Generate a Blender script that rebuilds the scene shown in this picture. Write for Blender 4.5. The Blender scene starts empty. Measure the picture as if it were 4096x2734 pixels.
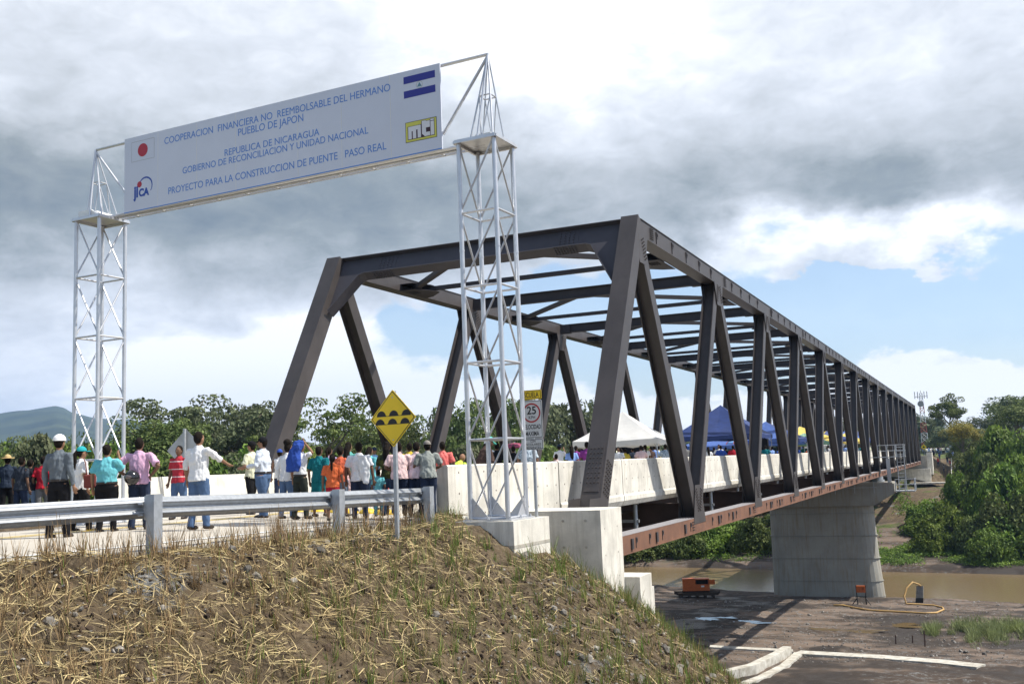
import bpy, bmesh, math, random
from mathutils import Vector, Matrix, noise
PI=math.pi; rad=math.radians
sc=bpy.context.scene; C=sc.collection
# ------------------------------------------------------------------ camera
CAMP=Vector((9.232,-25.513,0.97)); YAW,PITCH,ROLL,FPX=0.4218,0.1206,-0.0391,4064.34
_f=Vector((-math.sin(YAW)*math.cos(PITCH),math.cos(YAW)*math.cos(PITCH),math.sin(PITCH)))
_r=Vector((math.cos(YAW),math.sin(YAW),0)); _u=_r.cross(_f)
CR=math.cos(ROLL)*_r+math.sin(ROLL)*_u; CU=-math.sin(ROLL)*_r+math.cos(ROLL)*_u; CF=_f
cam=bpy.data.cameras.new('camera'); co=bpy.data.objects.new('camera',cam); C.objects.link(co)
m=Matrix((CR,CU,-CF)).transposed().to_4x4(); m.translation=CAMP; co.matrix_world=m
cam.sensor_width=36; cam.lens=FPX/4096*36; cam.clip_start=0.1; cam.clip_end=20000
sc.camera=co
sc.view_settings.view_transform='Standard'; sc.view_settings.look='None'
sc.view_settings.gamma=1; sc.view_settings.exposure=0.38; sc.view_settings.use_curve_mapping=False
sc.cycles.use_denoising=True; sc.cycles.max_bounces=5; sc.cycles.transparent_max_bounces=6
sc.cycles.volume_bounces=0; sc.cycles.caustics_reflective=False; sc.cycles.caustics_refractive=False
sc.cycles.sample_clamp_indirect=6
def ray(px,py): return CF+CR*((px-2048)/FPX)-CU*((py-1367)/FPX)
def azel(px,py):
    d=ray(px,py).normalized(); return math.atan2(-d.x,d.y), math.asin(d.z)
def hor(px): # image row of the horizon
    lo,hi=1500,2200
    for _ in range(30):
        mm=(lo+hi)/2
        if ray(px,mm).z>0: lo=mm
        else: hi=mm
    return lo
def at(px,dep,z=0.0): # a point on the ground plan seen in direction px at a given depth
    d=ray(px,hor(px)); p=CAMP+d*(dep/d.dot(CF)); return Vector((p.x,p.y,z))
# ------------------------------------------------------------------ sun and sky
SUN=Vector((0.54,0.20,0.82)).normalized()
sl=bpy.data.lights.new('sun','SUN'); sl.energy=5.0; sl.angle=rad(0.55); sl.color=(1,.95,.86)
so=bpy.data.objects.new('sun',sl); C.objects.link(so)
so.rotation_euler=SUN.to_track_quat('Z','Y').to_euler()
W=bpy.data.worlds.new('World'); sc.world=W; W.use_nodes=True
nt=W.node_tree; nt.nodes.clear(); N=nt.nodes.new; LK=nt.links.new
def wm(op,a,b=None,c=None,clamp=False):
    n=N('ShaderNodeMath'); n.operation=op; n.use_clamp=clamp
    for i,v in enumerate((a,b,c)):
        if v is None: continue
        if isinstance(v,(int,float)): n.inputs[i].default_value=v
        else: LK(v,n.inputs[i])
    return n.outputs[0]
def wnoise(vec,scale,detail,rough=.55,dist=0.):
    n=N('ShaderNodeTexNoise'); n.inputs['Scale'].default_value=scale; n.inputs['Detail'].default_value=detail
    n.inputs['Roughness'].default_value=rough; n.inputs['Distortion'].default_value=dist; LK(vec,n.inputs['Vector']); return n.outputs['Fac']
def wcomb(x,y,z):
    n=N('ShaderNodeCombineXYZ')
    for i,v in enumerate((x,y,z)):
        if isinstance(v,(int,float)): n.inputs[i].default_value=v
        else: LK(v,n.inputs[i])
    return n.outputs[0]
tc=N('ShaderNodeTexCoord'); sp=N('ShaderNodeSeparateXYZ'); LK(tc.outputs['Generated'],sp.inputs[0])
X,Y,Z=sp.outputs
az=wm('ARCTAN2',wm('MULTIPLY',X,-1),Y); el=wm('ARCSINE',Z)
# a cloud deck seen in perspective: direction over height
zz=wm('ADD',wm('MAXIMUM',Z,0.0),0.16)
P=wcomb(wm('DIVIDE',X,zz),wm('DIVIDE',Y,zz),1.3)
PA=wcomb(az,wm('MULTIPLY',el,1.9),4.7)
n1=wnoise(P,1.1,7,.52,.35); n2=wnoise(PA,4.2,8,.55,.5); n3=wnoise(PA,11.,8,.55,.3); n4=wnoise(PA,24.,8,.6,.6)
# wobble the coordinates of the large forms so that their edges billow
wa=wm('MULTIPLY',wm('SUBTRACT',wnoise(PA,5.,6,.6),.5),.20); we=wm('MULTIPLY',wm('SUBTRACT',wnoise(wcomb(az,wm('MULTIPLY',el,1.6),9.1),7.,6,.6),.5),.13)
azw=wm('ADD',az,wa); elw=wm('ADD',el,we)
def blob(px,py,sx,sy,amp):
    a,e=azel(px,py)
    u=wm('MULTIPLY',wm('SUBTRACT',azw,a),FPX/sx); v=wm('MULTIPLY',wm('SUBTRACT',elw,e),FPX/sy)
    r2=wm('ADD',wm('MULTIPLY',u,u),wm('MULTIPLY',v,v))
    return wm('MULTIPLY',wm('EXPONENT',wm('MULTIPLY',r2,-0.5)),amp)
def total(base,lst):
    t=base
    for b in lst: t=wm('ADD',t,blob(*b))
    return t
bright=[(100,850,420,260,-.44),(700,780,420,170,-.16),(1300,860,520,190,-.27),(2050,760,460,230,-.22),(2900,840,520,170,-.18),
 (3750,760,520,170,-.26),(3150,480,700,200,-.06),(2250,120,420,300,.42),(1600,80,420,220,.16),(800,120,500,220,.04),(900,480,330,130,.14),
 (500,1500,620,190,.30),(1500,1500,700,260,.34),(250,1150,500,110,.10),(1000,1180,350,120,-.14),(3050,985,440,70,.40),(3800,925,330,60,.40),
 (2500,1500,900,260,.3),(3900,1550,500,170,.34),(3700,150,500,300,.10),(1900,1080,300,80,-.1),(150,120,450,300,.04),(3600,1480,420,40,-.10)]
B=total(.69,bright)
B=wm('ADD',B,wm('MULTIPLY',wm('SUBTRACT',n1,.5),.26)); B=wm('ADD',B,wm('MULTIPLY',wm('SUBTRACT',n2,.5),.52)); B=wm('ADD',B,wm('MULTIPLY',wm('SUBTRACT',n3,.5),.40)); B=wm('ADD',B,wm('MULTIPLY',wm('SUBTRACT',n4,.5),.30))
blue=[(3500,1230,700,150,1.5),(2900,1150,300,120,.6),(4100,1180,260,130,.8),(2600,1330,300,130,.95),(1780,1330,280,100,.75),(2200,1250,220,100,.65),
 (1560,1240,60,60,.45),(3350,1050,280,45,-.5),(3560,1045,160,35,-.45),(2300,1480,500,90,.24),(1000,1480,500,60,.2),(3500,1420,500,80,.25),(3750,1560,300,120,-.5)]
D=total(-.42,blue)
D=wm('ADD',D,wm('MULTIPLY',wm('SUBTRACT',n2,.5),.9)); D=wm('ADD',D,wm('MULTIPLY',wm('SUBTRACT',n3,.5),.9))
sm=N('ShaderNodeMapRange'); sm.interpolation_type='SMOOTHSTEP'; LK(D,sm.inputs[0]); sm.inputs[1].default_value=-.06; sm.inputs[2].default_value=.26
gap=sm.outputs[0]
# cloud bank ahead; unseen sky behind and overhead set clear to cut ambient light
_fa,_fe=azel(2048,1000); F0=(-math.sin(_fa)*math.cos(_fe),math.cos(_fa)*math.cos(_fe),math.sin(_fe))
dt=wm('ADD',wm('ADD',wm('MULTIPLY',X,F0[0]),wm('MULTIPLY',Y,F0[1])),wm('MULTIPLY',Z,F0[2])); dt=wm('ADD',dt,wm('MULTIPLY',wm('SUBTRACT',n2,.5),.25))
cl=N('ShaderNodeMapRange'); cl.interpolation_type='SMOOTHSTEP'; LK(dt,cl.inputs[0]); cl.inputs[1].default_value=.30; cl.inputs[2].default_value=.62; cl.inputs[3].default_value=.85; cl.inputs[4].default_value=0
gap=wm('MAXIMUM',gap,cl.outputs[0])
ramp=N('ShaderNodeValToRGB'); LK(B,ramp.inputs[0]); cr=ramp.color_ramp
cr.elements[0].position=.12; cr.elements[0].color=(.17,.205,.235,1)
cr.elements[1].position=1.0; cr.elements[1].color=(1.0,1.0,1.0,1)
for p,c in ((.34,(.28,.312,.325)),(.55,(.47,.50,.53)),(.75,(.64,.675,.73)),(.9,(.80,.83,.88))):
    e=cr.elements.new(p); e.color=(*c,1)
sky=N('ShaderNodeTexSky'); sky.sky_type='NISHITA'; sky.sun_disc=False
sky.sun_elevation=math.asin(SUN.z); sky.sun_rotation=math.atan2(SUN.x,SUN.y); sky.air_density=1.0; sky.dust_density=1.2
bg1=N('ShaderNodeBackground'); LK(sky.outputs[0],bg1.inputs[0]); bg1.inputs[1].default_value=0.145
bg2=N('ShaderNodeBackground'); LK(ramp.outputs[0],bg2.inputs[0]); bg2.inputs[1].default_value=1.0
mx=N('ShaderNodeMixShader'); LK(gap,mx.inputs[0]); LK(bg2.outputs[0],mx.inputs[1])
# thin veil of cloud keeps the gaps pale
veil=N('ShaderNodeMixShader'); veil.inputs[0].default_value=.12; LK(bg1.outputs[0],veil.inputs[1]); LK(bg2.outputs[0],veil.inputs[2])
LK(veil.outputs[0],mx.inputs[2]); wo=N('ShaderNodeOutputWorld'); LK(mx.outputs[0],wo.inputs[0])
# ------------------------------------------------------------------ materials
MATS={}
def mat(name,col,rough=.7,metal=0.,var=.12,scale=3.,bump=0.,bscale=40.,streak=0.,col2=None,spec=.4,trans=0.,island=0.,stain=None,detail=5):
    if name in MATS: return MATS[name]
    M=bpy.data.materials.new(name); M.use_nodes=True; t=M.node_tree; b=t.nodes['Principled BSDF']
    def Nn(x): return t.nodes.new(x)
    L=t.links.new
    g=Nn('ShaderNodeTexCoord'); pos=Nn('ShaderNodeNewGeometry').outputs['Position']
    def nz(vec,s,d=5,r=.6):
        n=Nn('ShaderNodeTexNoise'); n.inputs['Scale'].default_value=s; n.inputs['Detail'].default_value=d; n.inputs['Roughness'].default_value=r; L(vec,n.inputs['Vector']); return n.outputs['Fac']
    def mr(v,a,b_,c,d):
        n=Nn('ShaderNodeMapRange'); L(v,n.inputs[0])
        for i,q in enumerate((a,b_,c,d)): n.inputs[i+1].default_value=q
        return n.outputs[0]
    def mixc(f,a,b_):
        n=Nn('ShaderNodeMix'); n.data_type='RGBA'; L(f,n.inputs[0]) if not isinstance(f,float) else setattr(n.inputs[0],'default_value',f)
        for i,q in ((6,a),(7,b_)):
            if isinstance(q,tuple): n.inputs[i].default_value=(*q,1)
            else: L(q,n.inputs[i])
        return n.outputs[2]
    lo=tuple(max(0,x*(1-var)) for x in col); hi=tuple(min(1,x*(1+var)) for x in col)
    if col2: lo=col2; hi=col
    c=mixc(mr(nz(pos,scale,detail),.35,.65,0,1),lo,hi)
    if streak:
        mp=Nn('ShaderNodeMapping'); mp.inputs['Scale'].default_value=(5,5,.35); L(pos,mp.inputs[0])
        s=mr(nz(mp.outputs[0],1.2,6,.65),.5,.78,0,streak); c=mixc(s,c,stain or tuple(x*.5 for x in col))
    if island:
        ri=Nn('ShaderNodeNewGeometry').outputs['Random Per Island']; oi=Nn('ShaderNodeObjectInfo').outputs['Random']
        a=mr(ri,0,1,1-island,1+island); a2=mr(oi,0,1,1-island*.45,1+island*.45)
        mu=Nn('ShaderNodeMath'); mu.operation='MULTIPLY'; L(a,mu.inputs[0]); L(a2,mu.inputs[1])
        h=Nn('ShaderNodeHueSaturation'); L(c,h.inputs['Color']); L(mu.outputs[0],h.inputs['Value']); L(mr(oi,0,1,.485,.515),h.inputs['Hue']); c=h.outputs[0]
    L(c,b.inputs['Base Color']); b.inputs['Roughness'].default_value=rough; b.inputs['Metallic'].default_value=metal
    b.inputs['Specular IOR Level'].default_value=spec
    if bump:
        bp=Nn('ShaderNodeBump'); bp.inputs['Strength'].default_value=bump; bp.inputs['Distance'].default_value=.02
        L(nz(pos,bscale,6,.7),bp.inputs['Height']); L(bp.outputs[0],b.inputs['Normal'])
    if trans:
        tr=Nn('ShaderNodeBsdfTranslucent'); L(c,tr.inputs[0]); ms=Nn('ShaderNodeMixShader'); ms.inputs[0].default_value=trans
        L(b.outputs[0],ms.inputs[1]); L(tr.outputs[0],ms.inputs[2]); L(ms.outputs[0],t.nodes['Material Output'].inputs[0])
    MATS[name]=M; return M
steel=mat('weathered_steel',(.060,.052,.050),.45,.0,.14,.9,.12,60,streak=.5,stain=(.036,.030,.031),spec=.42)
rust=mat('rust_brown_steel',(.215,.105,.062),.75,.0,.2,1.4,.2,50,streak=.5,stain=(.16,.075,.05),col2=(.15,.075,.048))
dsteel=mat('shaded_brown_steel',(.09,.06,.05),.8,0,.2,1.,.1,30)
bolt_m=mat('bolt_steel',(.05,.045,.048),.55)
galv=mat('galvanised_steel',(.44,.46,.48),.34,.55,.10,14,.05,80,streak=.25,stain=(.42,.43,.44))
galv2=mat('dull_galvanised_steel',(.42,.44,.46),.45,.5,.12,10,.08,60,streak=.3,stain=(.3,.3,.31))
alum=mat('silver_painted_steel',(.60,.61,.63),.36,.55,.06,6,.03,80)
conc=mat('pale_concrete',(.66,.63,.555),.85,0,.17,1.5,.35,35,streak=.75,stain=(.36,.33,.27))
conc2=mat('weathered_concrete',(.40,.375,.32),.9,0,.16,1.1,.45,25,streak=.7,stain=(.24,.2,.15))
concg=mat('grey_pier_concrete',(.315,.305,.265),.9,0,.14,.35,.3,10,streak=.8,stain=(.24,.17,.09))
asph=mat('pale_road_concrete',(.46,.42,.355),.9,0,.07,.8,.3,60)
white=mat('white_paint',(.8,.8,.78),.5,var=.04); yellow=mat('yellow_paint',(.75,.52,.04),.5,var=.06); black=mat('black_paint',(.012,.012,.013),.5)
signy=mat('sign_yellow',(.92,.63,.02),.45,var=.04); signw=mat('sign_white',(.68,.68,.66),.45,var=.03); signr=mat('sign_red',(.42,.03,.03),.45)
panelm=mat('banner_white',(.60,.635,.72),.5,var=.02,scale=1.2); tblue=mat('letter_blue',(.11,.25,.60),.5,var=.02); navy=mat('flag_blue',(.03,.035,.26),.5,var=.02)
red=mat('disc_red',(.42,.03,.05),.5,var=.03); lime=mat('logo_yellow',(.62,.60,.10),.5,var=.03)
dark=mat('dark_void',(.015,.014,.013),.9); rubber=mat('black_rubber',(.02,.02,.02),.6)
wood=mat('dark_timber',(.05,.035,.025),.85,bump=.3); orange=mat('orange_paint',(.50,.115,.025),.5,var=.12,scale=6); hosem=mat('yellow_hose',(.45,.28,.10),.6)
# ------------------------------------------------------------------ mesh building
WL={}
class MB:
    def __init__(s): s.v=[]; s.f=[]; s.mi=[]; s.cur=0
    def add(s,vs,fs):
        k=len(s.v); s.v+= [tuple(p) for p in vs]; s.f+=[tuple(i+k for i in f) for f in fs]; s.mi+=[s.cur]*len(fs); return s
    def box(s,c,d,M=None):
        x,y,z=d[0]/2,d[1]/2,d[2]/2; vs=[Vector((a*x,b*y,e*z)) for a in(-1,1) for b in(-1,1) for e in(-1,1)]
        if M is not None: vs=[M@q for q in vs]
        vs=[q+Vector(c) for q in vs]
        return s.add(vs,[(0,1,3,2),(4,6,7,5),(0,4,5,1),(2,3,7,6),(0,2,6,4),(1,5,7,3)])
    def b2(s,p,q): return s.box([(a+b)/2 for a,b in zip(p,q)],[abs(a-b) for a,b in zip(p,q)])
    def frame(s,p,q,up=(0,0,1)):
        p=Vector(p);q=Vector(q);d=(q-p);L=d.length;d.normalize();u=Vector(up);x=d.cross(u)
        if x.length<1e-4: x=d.cross(Vector((1,0,0)))
        x.normalize(); u=x.cross(d).normalized(); return p,q,d,L,x,u
    def beam(s,p,q,w,h,up=(0,0,1),ox=0,ou=0):  # w along side axis, h along up axis
        p,q,d,L,x,u=s.frame(p,q,up); vs=[]
        for e in (p,q):
            for a,b in((-1,-1),(1,-1),(1,1),(-1,1)): vs.append(e+x*(a*w/2+ox)+u*(b*h/2+ou))
        return s.add(vs,[(0,3,2,1),(4,5,6,7),(0,1,5,4),(1,2,6,5),(2,3,7,6),(3,0,4,7)])
    def hbeam(s,p,q,w,h,t=.035,up=(0,0,1)): # flanges at +-side, web between
        s.beam(p,q,t,h,up,ox=w/2-t/2); s.beam(p,q,t,h,up,ox=-w/2+t/2); return s.beam(p,q,w-2*t-.004,t,up)
    def ibeam(s,p,q,w,h,t=.03,up=(0,0,1)):
        s.beam(p,q,w,t,up,ou=h/2-t/2); s.beam(p,q,w,t,up,ou=-h/2+t/2); return s.beam(p,q,t,h-2*t-.004,up)
    def tube(s,p,q,r0,r1=None,n=8,cap=True):
        r1=r0 if r1 is None else r1; p,q,d,L,x,u=s.frame(p,q); vs=[]
        for e,r in((p,r0),(q,r1)):
            for i in range(n): a=2*PI*i/n; vs.append(e+x*math.cos(a)*r+u*math.sin(a)*r)
        fs=[(i,(i+1)%n,n+(i+1)%n,n+i) for i in range(n)]
        if cap: fs+=[tuple(range(n))[::-1],tuple(range(n,2*n))]
        return s.add(vs,fs)
    def path(s,pts,r,n=6):
        pts=[Vector(p) for p in pts]; rr=r if isinstance(r,(list,tuple)) else [r]*len(pts); rings=[]; px=None
        for i,p in enumerate(pts):
            d=(pts[min(i+1,len(pts)-1)]-pts[max(i-1,0)]).normalized()
            x=d.cross(Vector((0,0,1))) if px is None else px-d*px.dot(d)
            if x.length<1e-3: x=d.cross(Vector((1,0,0)))
            x.normalize(); px=x; u=d.cross(x); rings.append([p+x*math.cos(2*PI*k/n)*rr[i]+u*math.sin(2*PI*k/n)*rr[i] for k in range(n)])
        return s.loft(rings)
    def loft(s,rings,cap=True):
        n=len(rings[0]); vs=[p for r in rings for p in r]; fs=[]
        for j in range(len(rings)-1):
            for i in range(n): fs.append((j*n+i,j*n+(i+1)%n,(j+1)*n+(i+1)%n,(j+1)*n+i))
        if cap: fs+=[tuple(range(n))[::-1],tuple(range((len(rings)-1)*n,len(rings)*n))]
        return s.add(vs,fs)
    def prism(s,pts,fr,d): # pts 2d, fr(a,b,c)->3d, depth d
        n=len(pts); vs=[fr(a,b,0) for a,b in pts]+[fr(a,b,d) for a,b in pts]
        return s.add(vs,[tuple(range(n))[::-1],tuple(range(n,2*n))]+[(i,(i+1)%n,n+(i+1)%n,n+i) for i in range(n)])
    def ball(s,c,r,M=None,nu=12,nv=8,zmin=-1):
        c=Vector(c); r=Vector(r) if not isinstance(r,(int,float)) else Vector((r,r,r)); rings=[]
        for j in range(nv+1):
            ph=-PI/2+PI*j/nv; z=max(math.sin(ph),zmin); cr_=math.cos(ph)if math.sin(ph)>=zmin else math.sqrt(1-zmin*zmin)
            cr_=max(cr_,.02); ring=[]
            for i in range(nu):
                a=2*PI*i/nu; q=Vector((math.cos(a)*cr_*r.x,math.sin(a)*cr_*r.y,z*r.z)); ring.append(c+(M@q if M is not None else q))
            rings.append(ring)
        return s.loft(rings)
    def build(s,name,mats,parent=None,smooth=False,label=None):
        me=bpy.data.meshes.new(name); me.from_pydata([tuple(p) for p in s.v],[],s.f); me.update()
        mats=mats if isinstance(mats,(list,tuple)) else [mats]
        for q in mats: me.materials.append(q)
        if any(s.mi): me.polygons.foreach_set('material_index',s.mi)
        if smooth: me.polygons.foreach_set('use_smooth',[True]*len(me.polygons))
        return link(me,name,parent,label)
def link(me,name,parent=None,label=None):
    o=bpy.data.objects.new(name,me); C.objects.link(o)
    if parent is not None:
        o.parent=parent; o.matrix_parent_inverse=Matrix.Translation(-WL.get(parent.name,Vector((0,0,0))))
    if label: o['label']=label
    return o
def tag(o,label=None,cat=None,group=None,kind=None):
    for k,v in (('label',label),('category',cat),('group',group),('kind',kind)):
        if v: o[k]=v
    return o
def thing(name,label,cat,loc=(0,0,0),group=None):
    o=bpy.data.objects.new(name,None); C.objects.link(o); o.location=loc; o.empty_display_size=.3; WL[o.name]=Vector(loc)
    return tag(o,label,cat,group)
def copy_tree(o,parent=None):
    c=o.copy(); C.objects.link(c)
    if parent is not None: c.parent=parent; c.matrix_parent_inverse=o.matrix_parent_inverse.copy()
    for ch in list(o.children): copy_tree(ch,c)
    return c
def smooth_obj(me): me.polygons.foreach_set('use_smooth',[True]*len(me.polygons))
def text_mesh(s,fr,x0,x1,z0,cap,mat_,name,parent,depth=.006,bold=0.,label=None):
    """lettering laid on a plane: fr(a,b,c) maps local plane coordinates to the world"""
    cu=bpy.data.curves.new('t','FONT'); cu.body=s; cu.size=1; cu.offset=bold; cu.extrude=.5
    o=bpy.data.objects.new('t',cu); C.objects.link(o); dg=bpy.context.evaluated_depsgraph_get()
    me=bpy.data.meshes.new_from_object(o.evaluated_get(dg)); C.objects.unlink(o); bpy.data.objects.remove(o)
    xs=[v.co.x for v in me.vertices]; a,b=min(xs),max(xs); ys=[v.co.y for v in me.vertices]; hi=.69
    for v in me.vertices:
        u=x0+(v.co.x-a)/(b-a)*(x1-x0); w=z0+v.co.y/hi*cap; v.co=fr(u,w,depth if v.co.z>0 else .001)
    me.materials.clear(); me.materials.append(mat_)
    # one mesh for each word: split where the gap between letters is wide
    bm=bmesh.new(); bm.from_mesh(me); bmesh.ops.remove_doubles(bm,verts=bm.verts,dist=1e-5); seen=set(); comps=[]
    e=(Vector(fr(1,0,0))-Vector(fr(0,0,0))); e0=Vector(fr(0,0,0))
    for v in bm.verts:
        if v in seen: continue
        st=[v]; seen.add(v); cp=[]
        while st:
            q=st.pop(); cp.append(q)
            for ed in q.link_edges:
                w=ed.other_vert(q)
                if w not in seen: seen.add(w); st.append(w)
        us=[(q.co-e0).dot(e) for q in cp]; comps.append((min(us),max(us),cp))
    comps.sort(key=lambda c:c[0]); groups=[]; end=-1e9
    for a_,b_,cp in comps:
        if a_-end>cap*.24: groups.append([])
        groups[-1]+=cp; end=max(end,b_)
    out=None
    for g_ in groups:
        ids={v:i for i,v in enumerate(g_)}; fs={f for v in g_ for f in v.link_faces}
        m2=bpy.data.meshes.new(name); m2.from_pydata([tuple(v.co) for v in g_],[],[tuple(ids[v] for v in f.verts) for f in fs]); m2.materials.append(mat_); out=link(m2,name,parent,label)
    bm.free(); return out
# ------------------------------------------------------------------ terrain
def seg(px,py,ax,ay,bx,by):
    dx,dy=bx-ax,by-ay; t=max(0,min(1,((px-ax)*dx+(py-ay)*dy)/(dx*dx+dy*dy))); return math.hypot(px-ax-t*dx,py-ay-t*dy)
EDGE=[(-14,-60),(-10,-34),(-4.6,-22),(-1.9,-16.3),(-1.0,-14),(-.1,-10.5),(.45,-8.5),(.4,-7.2),(-1.6,-6.2),(-1.6,-3),(-11.5,-3),(-15.5,-3),(-18.5,-16),(-22,-30),(-32,-60)]
def inpoly(x,y,P):
    c=False; j=len(P)-1
    for i in range(len(P)):
        if (P[i][1]>y)!=(P[j][1]>y) and x<(P[j][0]-P[i][0])*(y-P[i][1])/(P[j][1]-P[i][1])+P[i][0]: c=not c
        j=i
    return c
def dist(x,y,P): return min(seg(x,y,*P[i-1],*P[i]) for i in range(len(P)))
def fb(x,y,s,o=4): return noise.fractal(Vector((x*s,y*s,3.7)),1.0,2.0,o)
def sst(a,b,x): t=max(0,min(1,(x-a)/(b-a))); return t*t*(3-2*t)
def river_near(x): return 88.5-.30*(x+1) if x<0 else 88.2-.22*x
def river_far(x): return 115.0-.14*x
def lerp(a,b,t): return a+(b-a)*t
def height(x,y,fine=True):
    rn,rf=river_near(x),river_far(x)
    # near flat by the river
    bed=lerp(-11.6,-12.6,sst(35,60,y)); bed=lerp(bed,-13.9,sst(60,rn-1,y)); bed+=fb(x,y,.12,4)*.22
    if y>rn-2: bed=lerp(bed,-16.2,sst(rn-1.6,rn+4,y))
    if y>rf-7:
        far=lerp(-16.2,-13.6,sst(rf-4,rf+.8,y)); far=lerp(far,-13.0,sst(rf,rf+9,y))
        far=far+7.6*sst(rf+8,rf+50,y)**1.0+4.4*sst(rf+60,rf+78,y)
        far+=fb(x,y,.11,5)*.5*sst(rf+2,rf+9,y)
        bed=far if y>rf-4 else bed
    # the left bank plain beyond the approach road and the near bank upstream
    plain=-2.4
    wl=sst(-24,-60,x)*(1-sst(62,84,y)); wl2=1-sst(-30,5,y); w=max(wl,sst(-14,-34,x)*wl2)
    z=lerp(bed,plain,w)
    P=EDGE; emb=-60
    if -110<x<60 and -70<y<40:
        d=0 if inpoly(x,y,P) else dist(x,y,P)
        dd=max(0,d-.1); emb=-.13-(.66*dd if dd<2.6 else 1.716+.86*(dd-2.6))
    if y>160: 
        d=max(0,seg(x,y,-6,184.5,-6,330)-7.4); emb=max(emb,-.4-d/1.5*1.0 if d>0 else -.35)
    if emb>z: z=emb+ (0)
    # concrete drain trench is laid on the flat: nothing carved
    if fine and emb>=z-.001 and emb<-.14:
        z+=fb(x,y,.9,5)*.10+(abs(fb(x,y,2.6,5))-.2)*.13+fb(x,y,9.,3)*.03+noise.noise(Vector((x*.35,y*.35,1)))*.12*min(1,(-.13-emb))
    elif fine and y<rn: z+=fb(x,y,1.1,4)*.05+(abs(fb(x+40,y*1.6,.33,5))-.25)*.32*(.25+.75*sst(0,.3,noise.noise(Vector((x*.13,y*.2,6)))))
    return z
def lines(spec):
    out=[spec[0][0]]
    for a,b,st in spec:
        n=max(1,round((b-a)/st)); out+=[a+(b-a)*i/n for i in range(1,n+1)]
    return out
xs=lines([(-7000,-2000,1000),(-2000,-400,200),(-400,-120,20),(-120,-34,3),(-34,-12,1.),(-12,-3,.3),(-3,9,.12),(9,24,.5),(24,90,2.5),(90,400,20),(400,2000,200),(2000,7000,1000)])
ys=lines([(-1500,-300,200),(-300,-60,20),(-60,-24,1.),(-24,0,.14),(0,20,.5),(20,60,.5),(60,90,.7),(90,130,.9),(130,200,2),(200,420,12),(420,2000,150),(2000,8000,1000)])
def pit(x,y): # asphalt bed under the road lies below it
    if y<1 and inpoly(x,y,EDGE) and dist(x,y,EDGE)>.9: return True
    return False
vs=[];hs={}
for j,y in enumerate(ys):
    for i,x in enumerate(xs):
        z=height(x,y)
        if abs(x)>400 or y>420 or y<-300: z=-5+fb(x,y,.0008,3)*3
        if pit(x,y): z=min(z,-.35)
        vs.append((x,y,z))
nx=len(xs); fs=[(j*nx+i,j*nx+i+1,(j+1)*nx+i+1,(j+1)*nx+i) for j in range(len(ys)-1) for i in range(nx-1)]
gm=bpy.data.meshes.new('ground'); gm.from_pydata(vs,[],fs); gm.update(); smooth_obj(gm)
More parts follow.
